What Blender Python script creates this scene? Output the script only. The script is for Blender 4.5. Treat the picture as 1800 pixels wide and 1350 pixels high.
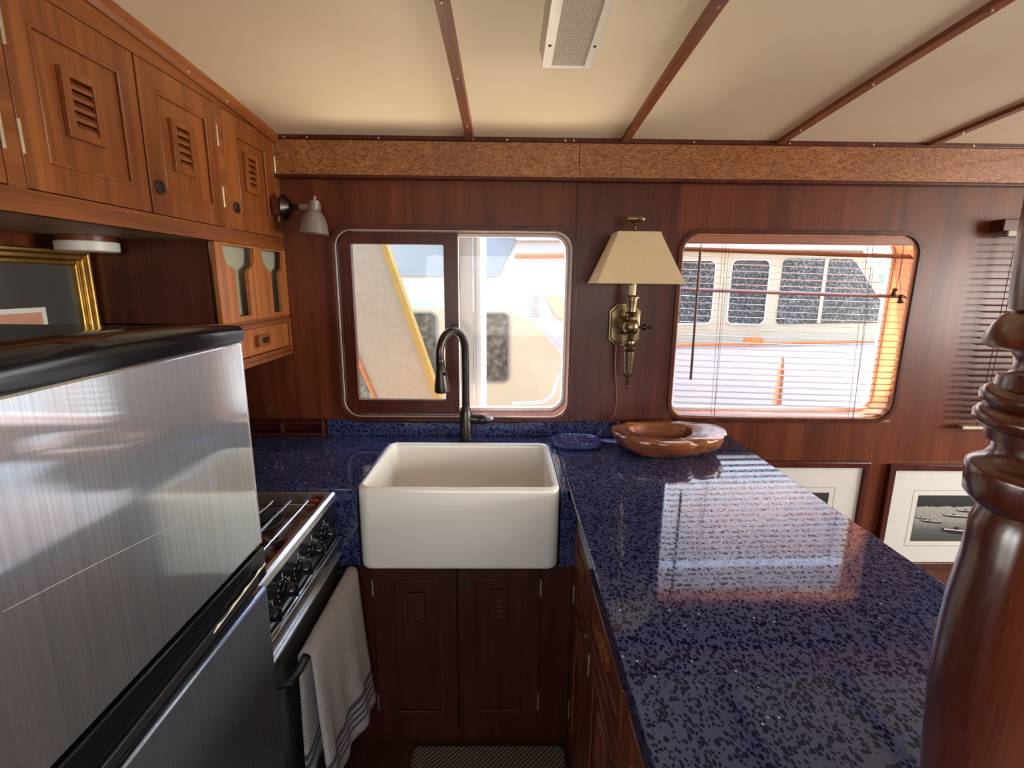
import bpy, bmesh, math, random
from mathutils import Vector, Matrix
from mathutils.geometry import tessellate_polygon
random.seed(7)
for o in list(bpy.data.objects): bpy.data.objects.remove(o, do_unlink=True)
S = bpy.context.scene
COL = S.collection
# ------------------------------------------------------------------ camera
def make_camera():
    p, y, r = .2045, .0135, .0095
    f = Vector((math.sin(y)*math.cos(p), math.cos(y)*math.cos(p), -math.sin(p)))
    rt = Vector((math.cos(y), -math.sin(y), 0)); up = rt.cross(f)
    rt2 = rt*math.cos(r)+up*math.sin(r); up2 = -rt*math.sin(r)+up*math.cos(r)
    cam = bpy.data.cameras.new('camera'); o = bpy.data.objects.new('camera', cam); COL.objects.link(o)
    m = Matrix((rt2, up2, -f)).transposed().to_4x4(); m.translation = (0, 0, 1.51)
    o.matrix_world = m
    cam.sensor_width = 36; cam.lens = 36*860/1800; cam.clip_start = .02; cam.clip_end = 300
    S.camera = o
make_camera()
# ------------------------------------------------------------------ light
S.view_settings.view_transform = 'Standard'; S.view_settings.look = 'None'
S.view_settings.gamma = 1; S.view_settings.use_curve_mapping = False
S.view_settings.exposure = 0.5
SKY = 4.0
w = bpy.data.worlds.new('world'); S.world = w; w.use_nodes = True
nt = w.node_tree; nt.nodes.clear()
tc = nt.nodes.new('ShaderNodeTexCoord'); sx = nt.nodes.new('ShaderNodeSeparateXYZ'); cr = nt.nodes.new('ShaderNodeValToRGB')
bg = nt.nodes.new('ShaderNodeBackground'); ow = nt.nodes.new('ShaderNodeOutputWorld')
nt.links.new(tc.outputs['Generated'], sx.inputs[0]); mr = nt.nodes.new('ShaderNodeMapRange'); mr.inputs[1].default_value = -1; mr.inputs[2].default_value = 1
nt.links.new(sx.outputs['Z'], mr.inputs[0]); nt.links.new(mr.outputs[0], cr.inputs[0])
el = cr.color_ramp.elements
el[0].position = .47; el[0].color = (.60, .50, .36, 1)      # quay and water below the horizon
el[1].position = .90; el[1].color = (.42, .62, 1, 1)
e_ = el.new(.505); e_.color = (.92, .95, 1, 1)
nt.links.new(cr.outputs[0], bg.inputs[0]); bg.inputs[1].default_value = SKY; nt.links.new(bg.outputs[0], ow.inputs[0])
def aim(o, d):
    o.rotation_euler = Vector(d).to_track_quat('-Z', 'Y').to_euler()
sun = bpy.data.lights.new('sun', 'SUN'); sun.energy = 9.0; sun.angle = .01; sun.color = (1, .93, .82)
so = bpy.data.objects.new('sun', sun); COL.objects.link(so); so.location = (-5, -2, 8); aim(so, (.78, -.17, -.60))
def area(name, loc, d, sx_, sy_, power, color=(1, 1, 1), portal=False):
    l = bpy.data.lights.new(name, 'AREA'); l.shape = 'RECTANGLE'; l.size = sx_; l.size_y = sy_; l.energy = power; l.color = color
    o = bpy.data.objects.new(name, l); COL.objects.link(o); o.location = loc; aim(o, d)
    if portal: l.cycles.is_portal = True
    if name.startswith('deck'): l.spread = math.radians(110)
    return o
# daylight enters through the real window openings; portals only guide the sampling
area('portal_galley_window', (-.2, 1.99, 1.34), (0, -1, 0), .89, .72, 1, portal=True)
area('portal_blind_window', (1.1, 1.99, 1.34), (0, -1, 0), .89, .71, 1, portal=True)
# added fill lamps, out of view, standing in for deck bounce and window daylight
area('deck_fill_galley', (-.2, 2.22, .62), (0, -.8, .6), .9, .4, 14, (1, .84, .62))
area('deck_fill_blind', (1.1, 2.22, .62), (0, -.8, .6), .9, .4, 70, (1, .84, .64))
area('fill_aft', (.3, -1.69, 1.35), (0, 1, -.12), 2.3, .86, 6, (1, .97, .92))  # added lamp filling the sink front from behind
area('fill_end', (3.97, .28, 1.42), (-1, .0, .0), 2.4, .74, 90, (1, .955, .89))  # added lamp giving soft fill from the saloon end
area('portal_end', (4.09, .28, 1.425), (-1, 0, 0), 2.55, .75, 1, portal=True)
# ------------------------------------------------------------------ materials
MATS = {}
class NT:
    def __init__(s, name):
        s.m = bpy.data.materials.new(name); s.m.use_nodes = True; s.t = s.m.node_tree
        s.b = s.t.nodes['Principled BSDF']; s.o = s.t.nodes['Material Output']
    def n(s, typ, **kw):
        x = s.t.nodes.new('ShaderNode'+typ)
        for k, v in kw.items():
            if hasattr(x, k): setattr(x, k, v)
            else: x.inputs[k.replace('_', ' ')].default_value = v
        return x
    def l(s, a, b): s.t.links.new(a, b)
    def coord(s, scale=(1, 1, 1), kind='Object', rot=(0, 0, 0)):
        c = s.n('TexCoord'); m = s.n('Mapping'); s.l(c.outputs[kind], m.inputs[0]); m.inputs['Scale'].default_value = scale
        m.inputs['Rotation'].default_value = rot
        return m.outputs[0]
    def ramp(s, src, stops):
        r = s.n('ValToRGB'); e = r.color_ramp.elements
        while len(e) < len(stops): e.new(.5)
        for x, (p, c) in zip(e, stops): x.position = p; x.color = (*c, 1) if len(c) == 3 else c
        s.l(src, r.inputs[0]); return r.outputs[0]
    def mix(s, fac, a, b, mode='MIX'):
        x = s.n('Mix', data_type='RGBA', blend_type=mode)
        for sock, v in ((x.inputs[0], fac), (x.inputs[6], a), (x.inputs[7], b)):
            if isinstance(v, (int, float)): sock.default_value = v
            elif isinstance(v, tuple): sock.default_value = (*v, 1)
            else: s.l(v, sock)
        return x.outputs[2]
    def bump(s, h, strength=.2, dist=.002):
        b = s.n('Bump'); b.inputs['Strength'].default_value = strength; b.inputs['Distance'].default_value = dist
        s.l(h, b.inputs['Height']); s.l(b.outputs[0], s.b.inputs['Normal'])
    def set(s, **kw):
        for k, v in kw.items():
            i = s.b.inputs[k.replace('_', ' ')]
            i.default_value = (*v, 1) if isinstance(v, tuple) else v
        return s
def plain(name, col, rough=.5, metal=0, noise=0, nscale=20, **kw):
    if name in MATS: return MATS[name]
    t = NT(name); t.set(Base_Color=col, Roughness=rough, Metallic=metal, **kw)
    v = t.n('TexNoise'); v.inputs['Scale'].default_value = nscale; v.inputs['Detail'].default_value = 4
    t.l(t.coord(), v.inputs[0])
    k = noise or .06
    t.l(t.ramp(v.outputs[0], [(.3, tuple(c*(1-k) for c in col)), (.7, tuple(min(1, c*(1+k)) for c in col))]), t.b.inputs['Base Color'])
    MATS[name] = t.m; return t.m
def wood(name, dark, mid, light, axis='z', rough=.35, coat=.25, s=1.0, bump=.08, spec=.5):
    if name in MATS: return MATS[name]
    t = NT(name); k = {'x': (.9, 14, 14), 'y': (14, .9, 14), 'z': (14, 14, .9)}[axis]
    a = t.n('TexNoise'); a.inputs['Scale'].default_value = 1.6*s; a.inputs['Detail'].default_value = 6; a.inputs['Distortion'].default_value = .6
    t.l(t.coord(k), a.inputs[0])
    k2 = tuple(.02*12 if i == 'xyz'.index(axis) else 10 for i in range(3))
    b = t.n('TexNoise'); b.inputs['Scale'].default_value = 22*s; b.inputs['Detail'].default_value = 3
    t.l(t.coord(tuple(x*.9 for x in k2)), b.inputs[0])
    c = t.n('TexNoise'); c.inputs['Scale'].default_value = 2.0; c.inputs['Detail'].default_value = 2
    t.l(t.coord(), c.inputs[0])
    col = t.ramp(a.outputs[0], [(.28, dark), (.5, mid), (.75, light)])
    pores = t.ramp(b.outputs[0], [(.35, (.62, .58, .55)), (.55, (1, 1, 1))])
    col = t.mix(.55, col, pores, 'MULTIPLY')
    blot = t.ramp(c.outputs[0], [(.3, (.78, .76, .74)), (.7, (1.12, 1.1, 1.08))])
    col = t.mix(.7, col, blot, 'MULTIPLY')
    t.l(col, t.b.inputs['Base Color']); t.set(Roughness=rough, Coat_Weight=coat, Coat_Roughness=.22, Specular_IOR_Level=spec)
    if bump: t.bump(b.outputs[0], bump, .001)
    MATS[name] = t.m; return t.m
TEAK = ((.135, .034, .006), (.22, .062, .011), (.31, .098, .019))
MAH = ((.075, .016, .006), (.125, .029, .010), (.175, .044, .015))
M_teak = wood('teak_upright', *TEAK, 'z', .42, .12)
M_teak_y = wood('teak_lengthwise', *TEAK, 'y', .42, .12)
M_mah = wood('mahogany_panelling', *MAH, 'z', .38, .12, .7, spec=.28)
M_mah_x = wood('mahogany_lengthwise', *MAH, 'x', .35, .35)
M_mah_y = wood('mahogany_batten', (.17, .05, .022), (.26, .08, .035), (.34, .12, .055), 'y', .4, .2)
M_mahd = wood('dark_mahogany', (.045, .009, .005), (.075, .015, .008), (.11, .024, .012), 'z', .34, .10, spec=.3)
M_base = wood('base_cabinet_shade_mahogany', (.035, .007, .004), (.052, .011, .006), (.08, .018, .009), 'z', .45, .05, spec=.25)  # shares the peninsula's wood; deep shade is put into this darker colour
M_pen = wood('peninsula_mahogany', (.10, .022, .010), (.16, .040, .017), (.22, .06, .025), 'z', .4, .2)
M_post = wood('varnished_post_mahogany', (.085, .02, .010), (.14, .034, .015), (.20, .052, .022), 'z', .2, .8, 1.2)
M_bowl = wood('burl_bowl_wood', (.09, .022, .008), (.20, .06, .02), (.42, .16, .06), 'x', .16, .8, .5)
M_slat = wood('blind_slat_wood', (.16, .05, .025), (.24, .08, .04), (.32, .12, .06), 'x', .35, .3)
M_floor = wood('floor_planks', (.03, .010, .006), (.05, .018, .010), (.08, .03, .016), 'y', .4, .2)
M_spice = wood('golden_teak_panel', (.26, .08, .018), (.40, .13, .03), (.50, .18, .045), 'z', .38, .2)
def lacewood():
    t = NT('figured_lacewood'); a = t.n('TexNoise'); a.inputs['Scale'].default_value = 1; a.inputs['Detail'].default_value = 3; a.inputs['Distortion'].default_value = 1.8
    t.l(t.coord((55, 30, 130), rot=(0, .3, 0)), a.inputs[0])
    b = t.n('TexNoise'); b.inputs['Scale'].default_value = 5; t.l(t.coord(), b.inputs[0])
    col = t.ramp(a.outputs[0], [(.36, (.14, .042, .012)), (.5, (.25, .085, .026)), (.62, (.38, .17, .055))])
    col = t.mix(.5, col, t.ramp(b.outputs[0], [(.3, (.75, .7, .68)), (.7, (1.1, 1.1, 1.1))]), 'MULTIPLY')
    t.l(col, t.b.inputs['Base Color']); t.set(Roughness=.35, Coat_Weight=.3); t.bump(a.outputs[0], .15, .001)
    return t.m
M_lace = lacewood()
def quartz():
    t = NT('blue_quartz'); v = t.n('TexVoronoi'); v.inputs['Scale'].default_value = 1
    no = t.n('TexNoise'); no.inputs['Scale'].default_value = 60; t.l(t.coord(), no.inputs[0])
    mp = t.coord((165, 120, 140)); ad = t.n('VectorMath', operation='MULTIPLY_ADD')
    t.l(no.outputs['Color'], ad.inputs[0]); ad.inputs[1].default_value = (1.6, 1.6, 1.6); t.l(mp, ad.inputs[2]); t.l(ad.outputs[0], v.inputs[0])
    sp = t.n('SeparateColor'); t.l(v.outputs['Color'], sp.inputs[0])
    size = t.n('Math', operation='MULTIPLY_ADD'); t.l(sp.outputs[0], size.inputs[0]); size.inputs[1].default_value = -.40; size.inputs[2].default_value = .60
    lt = t.n('Math', operation='SUBTRACT'); t.l(v.outputs['Distance'], lt.inputs[0]); t.l(size.outputs[0], lt.inputs[1])
    chip = t.ramp(lt.outputs[0], [(.0, (0, 0, 0)), (.07, (1, 1, 1))])
    big = t.n('TexNoise'); big.inputs['Scale'].default_value = 3; t.l(t.coord(), big.inputs[0])
    basec = t.ramp(big.outputs[0], [(.35, (.040, .052, .125)), (.65, (.055, .070, .155))])
    col = t.mix(chip, (.004, .006, .030), basec)
    v2 = t.n('TexVoronoi'); v2.inputs['Scale'].default_value = 95; t.l(t.coord(), v2.inputs[0])
    sp2 = t.n('SeparateColor'); t.l(v2.outputs['Color'], sp2.inputs[0])
    g = t.n('Math', operation='GREATER_THAN'); t.l(sp2.outputs[1], g.inputs[0]); g.inputs[1].default_value = .965
    d = t.n('Math', operation='LESS_THAN'); t.l(v2.outputs['Distance'], d.inputs[0]); d.inputs[1].default_value = .22
    mu = t.n('Math', operation='MULTIPLY'); t.l(g.outputs[0], mu.inputs[0]); t.l(d.outputs[0], mu.inputs[1])
    col = t.mix(mu.outputs[0], col, (.35, .42, .55))
    t.l(col, t.b.inputs['Base Color'])
    rr_ = t.n('MapRange'); t.l(chip, rr_.inputs[0]); rr_.inputs[3].default_value = .035; rr_.inputs[4].default_value = .075
    t.l(rr_.outputs[0], t.b.inputs['Roughness']); t.set(IOR=1.62)
    sl_ = t.n('MapRange'); t.l(chip, sl_.inputs[0]); sl_.inputs[3].default_value = .22; sl_.inputs[4].default_value = .55; t.l(sl_.outputs[0], t.b.inputs['Specular IOR Level'])
    b = t.n('TexNoise'); b.inputs['Scale'].default_value = 7; b.inputs['Detail'].default_value = 1; t.l(t.coord(), b.inputs[0]); t.bump(b.outputs[0], .10, .001)
    return t.m
M_quartz = quartz()
def steel(name, col=(.5, .52, .53), rough=.2, axis='z', dents=True):
    t = NT(name); k = {'z': (260, 260, 2.2), 'y': (260, 2.2, 260), 'x': (2, 260, 260)}[axis]
    a = t.n('TexNoise'); a.inputs['Scale'].default_value = 1; a.inputs['Detail'].default_value = 3; t.l(t.coord(k), a.inputs[0])
    b = t.n('TexNoise'); b.inputs['Scale'].default_value = 5; b.inputs['Detail'].default_value = 5; t.l(t.coord(), b.inputs[0])
    c = t.ramp(a.outputs[0], [(.3, tuple(x*.82 for x in col)), (.7, tuple(min(1, x*1.12) for x in col))])
    c = t.mix(.5, c, t.ramp(b.outputs[0], [(.3, (.84, .85, .86)), (.7, (1.05, 1.05, 1.05))]), 'MULTIPLY')
    t.l(c, t.b.inputs['Base Color']); t.set(Metallic=1.0)
    r = t.n('MapRange'); t.l(b.outputs[0], r.inputs[0]); r.inputs[1].default_value = .3; r.inputs[2].default_value = .7; r.inputs[3].default_value = rough*.8; r.inputs[4].default_value = rough*1.35
    t.l(r.outputs[0], t.b.inputs['Roughness'])
    s_ = t.n('TexNoise'); s_.inputs['Scale'].default_value = 2.5; s_.inputs['Detail'].default_value = 1; t.l(t.coord(), s_.inputs[0])
    if dents:
        x = t.n('Math', operation='MULTIPLY_ADD'); t.l(a.outputs[0], x.inputs[0]); x.inputs[1].default_value = .02; t.l(s_.outputs[0], x.inputs[2])
        t.bump(x.outputs[0], .3, .0008)
    else: t.bump(a.outputs[0], .1, .0005)
    return t.m
def brushed_door(name, col, sharp, broad, spread):
    """vertically brushed sheet: fine scratches scatter reflections sideways"""
    t = NT(name); t.t.nodes.remove(t.b)
    geo = t.n('NewGeometry'); sc = t.n('VectorMath', operation='SCALE'); t.l(geo.outputs['Position'], sc.inputs[0]); sc.inputs['Scale'].default_value = 9000
    wn = t.n('TexWhiteNoise'); t.l(sc.outputs[0], wn.inputs[0]); sp = t.n('SeparateColor'); t.l(wn.outputs['Color'], sp.inputs[0])
    a = t.n('Math', operation='ADD'); t.l(sp.outputs[0], a.inputs[0]); t.l(sp.outputs[1], a.inputs[1])
    b = t.n('Math', operation='MULTIPLY_ADD'); t.l(a.outputs[0], b.inputs[0]); b.inputs[1].default_value = spread; b.inputs[2].default_value = -spread
    cx = t.n('CombineXYZ'); t.l(b.outputs[0], cx.inputs[1])
    no = t.n('TexNoise'); no.inputs['Scale'].default_value = 3; no.inputs['Detail'].default_value = 2; t.l(t.coord(), no.inputs[0])
    d = t.n('Math', operation='MULTIPLY_ADD'); t.l(no.outputs[0], d.inputs[0]); d.inputs[1].default_value = .035; d.inputs[2].default_value = .004; t.l(d.outputs[0], cx.inputs[2])
    ad = t.n('VectorMath', operation='ADD'); t.l(geo.outputs['Normal'], ad.inputs[0]); t.l(cx.outputs[0], ad.inputs[1])
    nm = t.n('VectorMath', operation='NORMALIZE'); t.l(ad.outputs[0], nm.inputs[0])
    st_ = t.n('TexNoise'); st_.inputs['Scale'].default_value = 1; st_.inputs['Detail'].default_value = 3; t.l(t.coord((260, 260, 2.2)), st_.inputs[0])
    c = t.ramp(st_.outputs[0], [(.3, tuple(x*.78 for x in col)), (.7, tuple(min(1, x*1.1) for x in col))])
    g1 = t.n('BsdfGlossy'); g1.inputs['Roughness'].default_value = sharp; g2 = t.n('BsdfGlossy'); g2.inputs['Roughness'].default_value = broad
    df = t.n('BsdfDiffuse'); df.inputs[0].default_value = (.35, .36, .37, 1)
    t.l(c, g1.inputs[0]); t.l(c, g2.inputs[0]); t.l(nm.outputs[0], g1.inputs['Normal']); t.l(nm.outputs[0], g2.inputs['Normal'])
    m1 = t.n('MixShader'); m1.inputs[0].default_value = .42; t.l(g1.outputs[0], m1.inputs[1]); t.l(g2.outputs[0], m1.inputs[2])
    m2 = t.n('MixShader'); m2.inputs[0].default_value = .08; t.l(m1.outputs[0], m2.inputs[1]); t.l(df.outputs[0], m2.inputs[2]); t.l(m2.outputs[0], t.o.inputs[0])
    return t.m
M_steel = brushed_door('brushed_fridge_steel', (.86, .98, 1.0), .032, .34, .022)
M_steelk = steel('stove_steel', (.55, .55, .54), .25, 'y', False)
M_alu = plain('bright_aluminium', (.78, .77, .74), .3, 1, .12, 40)
M_alu_matt = plain('satin_aluminium', (.72, .70, .66), .45, .6, .05, 40)
M_chrome = plain('chrome', (.75, .75, .75), .12, 1)
M_blackp = plain('gloss_black_plastic', (.006, .006, .008), .12, 0, .2, 30)
M_blackm = plain('satin_black', (.012, .011, .012), .4, 0, .2, 30)
M_glassblack = plain('black_glass_panel', (.008, .008, .009), .15, 0, .2, 30)
M_ceramic = plain('cream_fireclay', (.80, .75, .65), .16, 0, .03, 6, Coat_Weight=.4)
M_brass = plain('aged_brass', (.21, .155, .085), .28, 1, .2, 25)
M_brassd = plain('dark_bronze', (.055, .045, .038), .30, .9, .2, 30)
M_hinge = plain('dull_hinge_brass', (.52, .43, .30), .4, .8, .2, 60)
M_gold = plain('gilt_frame_gold', (.62, .40, .12), .32, 1, .25, 18)
M_grey = plain('grey_spotlight_enamel', (.22, .19, .17), .35, .3, .1, 20)
M_white = plain('white_gelcoat', (.56, .58, .58), .25, 0, .03, 3)
M_whiteb = plain('white_painted_metal', (.86, .85, .82), .3, 0, .03, 10)
M_cream = plain('cream_gelcoat', (.50, .46, .33), .3, 0, .03, 3)
M_yellow = plain('yellow_edging', (.50, .33, .07), .5, 0, .08, 20)
M_orange = plain('orange_varnished_teak', (.62, .20, .06), .4, 0, .15, 20)
M_mat = plain('ivory_mat_board', (.66, .64, .58), .8, 0, .03, 30)
M_greymat = plain('charcoal_mat_board', (.055, .052, .048), .35, 0, .1, 8)
M_print = plain('faded_pink_print', (.55, .27, .17), .5, 0, .15, 12)
M_cord = plain('brown_cord', (.12, .05, .03), .5)
M_red = plain('red_rubber', (.35, .03, .02), .5, 0, .2, 60)
M_greenpanel = plain('grey_green_cabinet_lining', (.36, .36, .26), .6, 0, .04, 10)
M_dark = plain('painted_cavity_shade', (.012, .006, .004), .8)  # near-black paints the shade inside carcasses, behind vents and in pulls
M_puck = plain('white_plastic_puck', (.62, .58, .54), .4)
M_blueenamel = plain('cobalt_enamel', (.05, .06, .20), .12, 0, .2, 20, Coat_Weight=.8)
M_pull = plain('bronze_pull_ring', (.10, .055, .035), .3, .7)
M_screw = plain('screw_head', (.7, .55, .4), .3, .9)
M_tealglass = plain('tinted_side_panel', (.27, .32, .35), .2, 0, .05, 5)
def ceil_mat():
    t = NT('cream_headliner'); a = t.n('TexNoise'); a.inputs['Scale'].default_value = 2.2; a.inputs['Detail'].default_value = 6; t.l(t.coord(), a.inputs[0])
    t.l(t.ramp(a.outputs[0], [(.3, (.78, .65, .47)), (.7, (.86, .74, .55))]), t.b.inputs['Base Color']); t.set(Roughness=.45)
    b = t.n('TexNoise'); b.inputs['Scale'].default_value = 400; t.l(t.coord(), b.inputs[0]); t.bump(b.outputs[0], .06, .001)
    return t.m
M_ceil = ceil_mat()
def glass_mat(name, tint=(1, 1, 1), refl=1.0, dirt=.0):
    t = NT(name); t.t.nodes.remove(t.b)
    tr = t.n('BsdfTransparent'); tr.inputs[0].default_value = (*tint, 1); gl = t.n('BsdfGlossy'); gl.inputs['Roughness'].default_value = .02
    fr = t.n('Fresnel'); fr.inputs[0].default_value = 1.45; mx = t.n('MixShader')
    ge = t.n('NewGeometry'); iv = t.n('Math', operation='SUBTRACT'); iv.inputs[0].default_value = 1; t.l(ge.outputs['Backfacing'], iv.inputs[1])
    ml = t.n('Math', operation='MULTIPLY'); t.l(fr.outputs[0], ml.inputs[0]); t.l(iv.outputs[0], ml.inputs[1])
    t.l(ml.outputs[0], mx.inputs[0]); t.l(tr.outputs[0], mx.inputs[1]); t.l(gl.outputs[0], mx.inputs[2])
    out = mx.outputs[0]
    if dirt:
        df = t.n('BsdfDiffuse'); df.inputs[0].default_value = (.9, .88, .8, 1); no = t.n('TexNoise'); no.inputs['Scale'].default_value = 60; no.inputs['Detail'].default_value = 4
        t.l(t.coord(), no.inputs[0]); r = t.ramp(no.outputs[0], [(.4, (dirt*.4,)*3), (.75, (dirt,)*3)])
        m2 = t.n('MixShader'); t.l(r, m2.inputs[0]); t.l(out, m2.inputs[1]); t.l(df.outputs[0], m2.inputs[2]); out = m2.outputs[0]
    t.l(out, t.o.inputs[0]); return t.m
M_glass = glass_mat('window_glass'); M_glass_screen = glass_mat('dusty_window_glass', (.97, .97, .95), 1, .06)
def speckled(name, c0, c1, c2, sc=55):
    t = NT(name); a = t.n('TexNoise'); a.inputs['Scale'].default_value = sc; a.inputs['Detail'].default_value = 5; t.l(t.coord(), a.inputs[0])
    b = t.n('TexNoise'); b.inputs['Scale'].default_value = 3; b.inputs['Detail'].default_value = 3; t.l(t.coord(), b.inputs[0])
    c = t.ramp(a.outputs[0], [(.38, c0), (.52, c1), (.66, c2)])
    c = t.mix(.6, c, t.ramp(b.outputs[0], [(.35, (.6, .5, .5)), (.6, (1, 1, 1))]), 'MULTIPLY')
    t.l(c, t.b.inputs['Base Color']); t.set(Roughness=.3); return t.m
M_boatglass = speckled('shore_reflection_boat_glass', (.03, .04, .045), (.07, .085, .085), (.26, .27, .25), 60)  # speckle paints the reflected shoreline trees into the glass colour
M_boatglass_b = speckled('smoked_cabin_glass', (.05, .05, .04), (.10, .10, .08), (.2, .19, .15), 20)
def towel_mat():
    t = NT('waffle_towel'); uv = t.n('TexCoord'); sp = t.n('SeparateXYZ'); t.l(uv.outputs['UV'], sp.inputs[0])
    def band(a, b):
        g = t.n('Math', operation='GREATER_THAN'); t.l(sp.outputs['Y'], g.inputs[0]); g.inputs[1].default_value = a
        l = t.n('Math', operation='LESS_THAN'); t.l(sp.outputs['Y'], l.inputs[0]); l.inputs[1].default_value = b
        m = t.n('Math', operation='MULTIPLY'); t.l(g.outputs[0], m.inputs[0]); t.l(l.outputs[0], m.inputs[1]); return m.outputs[0]
    tot = None
    for lo, hi in ((.040, .052), (.064, .076), (.088, .100), (.112, .134), (.915, .93), (.94, .955)):
        o = band(lo, hi)
        if tot is None: tot = o
        else:
            a = t.n('Math', operation='ADD'); t.l(tot, a.inputs[0]); t.l(o, a.inputs[1]); tot = a.outputs[0]
    t.set(Roughness=.95, Sheen_Weight=.3)
    mp = t.n('Mapping'); t.l(uv.outputs['UV'], mp.inputs[0]); mp.inputs['Scale'].default_value = (20, 44, 1)
    w1 = t.n('TexWave'); w1.inputs['Scale'].default_value = 1.0; w1.bands_direction = 'Y'; t.l(mp.outputs[0], w1.inputs[0])
    w2 = t.n('TexWave'); w2.inputs['Scale'].default_value = 1.0; w2.bands_direction = 'X'; t.l(mp.outputs[0], w2.inputs[0])
    a = t.n('Math', operation='ADD'); t.l(w1.outputs[0], a.inputs[0]); t.l(w2.outputs[0], a.inputs[1]); t.bump(a.outputs[0], .8, .004)
    cl = t.ramp(a.outputs[0], [(.2, (.36, .31, .27)), (.8, (.62, .56, .51))])
    t.l(t.mix(tot, cl, (.015, .02, .05)), t.b.inputs['Base Color'])
    return t.m
M_towel = towel_mat()
def rug_mat():
    t = NT('herringbone_rug'); wv = t.n('TexWave'); wv.inputs['Scale'].default_value = 28; wv.inputs['Distortion'].default_value = 1.0
    c = t.coord((1, 1, 1), rot=(0, 0, .8)); t.l(c, wv.inputs[0])
    t.l(t.ramp(wv.outputs[0], [(.3, (.06, .035, .02)), (.7, (.22, .15, .10))]), t.b.inputs['Base Color']); t.set(Roughness=.95); t.bump(wv.outputs[0], .5, .004)
    return t.m
M_rug = rug_mat()
def lens_mat():
    t = NT('prismatic_lens'); c = t.coord((1, 1, 1))
    w1 = t.n('TexWave'); w1.bands_direction = 'X'; w1.inputs['Scale'].default_value = 55; t.l(c, w1.inputs[0])
    w2 = t.n('TexWave'); w2.bands_direction = 'Y'; w2.inputs['Scale'].default_value = 55; t.l(c, w2.inputs[0])
    m = t.n('Math', operation='MULTIPLY'); t.l(w1.outputs[0], m.inputs[0]); t.l(w2.outputs[0], m.inputs[1])
    t.l(t.ramp(m.outputs[0], [(.05, (.42, .34, .24)), (.4, (.80, .76, .66))]), t.b.inputs['Base Color']); t.set(Roughness=.3); t.bump(m.outputs[0], .6, .002)
    return t.m
M_lens = lens_mat()
def shade_mat():
    t = NT('cream_silk_shade'); a = t.n('TexNoise'); a.inputs['Scale'].default_value = 4; a.inputs['Detail'].default_value = 8; t.l(t.coord((60, 60, 4)), a.inputs[0])
    t.l(t.ramp(a.outputs[0], [(.3, (.80, .68, .44)), (.7, (.88, .77, .52))]), t.b.inputs['Base Color']); t.set(Roughness=.8)
    ts = t.n('BsdfTranslucent'); ts.inputs[0].default_value = (.85, .68, .40, 1); mx = t.n('MixShader'); mx.inputs[0].default_value = .42
    t.l(t.b.outputs[0], mx.inputs[1]); t.l(ts.outputs[0], mx.inputs[2]); t.l(mx.outputs[0], t.o.inputs[0]); return t.m
M_shade = shade_mat()
def photo_mat():
    # black and white harbour photograph: dark tree line on top, pale rippled water below
    t = NT('harbour_photograph'); c = t.n('TexCoord'); sp = t.n('SeparateXYZ'); t.l(c.outputs['Generated'], sp.inputs[0])
    no = t.n('TexNoise'); no.inputs['Scale'].default_value = 1; no.inputs['Detail'].default_value = 5; t.l(t.coord((90, 1, 260)), no.inputs[0])
    ed = t.n('TexNoise'); ed.inputs['Scale'].default_value = 1; t.l(t.coord((60, 1, 1)), ed.inputs[0])
    a = t.n('Math', operation='MULTIPLY_ADD'); t.l(ed.outputs[0], a.inputs[0]); a.inputs[1].default_value = .09; t.l(sp.outputs['Z'], a.inputs[2])
    back = t.ramp(a.outputs[0], [(.0, (.05, .05, .045)), (.30, (.12, .12, .11)), (.5, (.33, .32, .29)), (.80, (.40, .38, .34)), (.81, (.015, .015, .015)), (1.0, (.03, .03, .028))])
    col = t.mix(.45, back, t.ramp(no.outputs[0], [(.4, (.4, .4, .4)), (.6, (1, 1, 1))]), 'MULTIPLY')
    t.l(col, t.b.inputs['Base Color']); t.set(Roughness=.5); return t.m
M_photo = photo_mat()
def water_mat():
    t = NT('harbour_water'); a = t.n('TexNoise'); a.inputs['Scale'].default_value = 3; a.inputs['Detail'].default_value = 4; t.l(t.coord((1, 2, 1)), a.inputs[0])
    t.set(Base_Color=(.05, .08, .08), Roughness=.1); t.bump(a.outputs[0], .5, .05); return t.m
M_water = water_mat(); M_hill = plain('wooded_shore', (.08, .11, .07), .9, 0, .4, .5)
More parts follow.
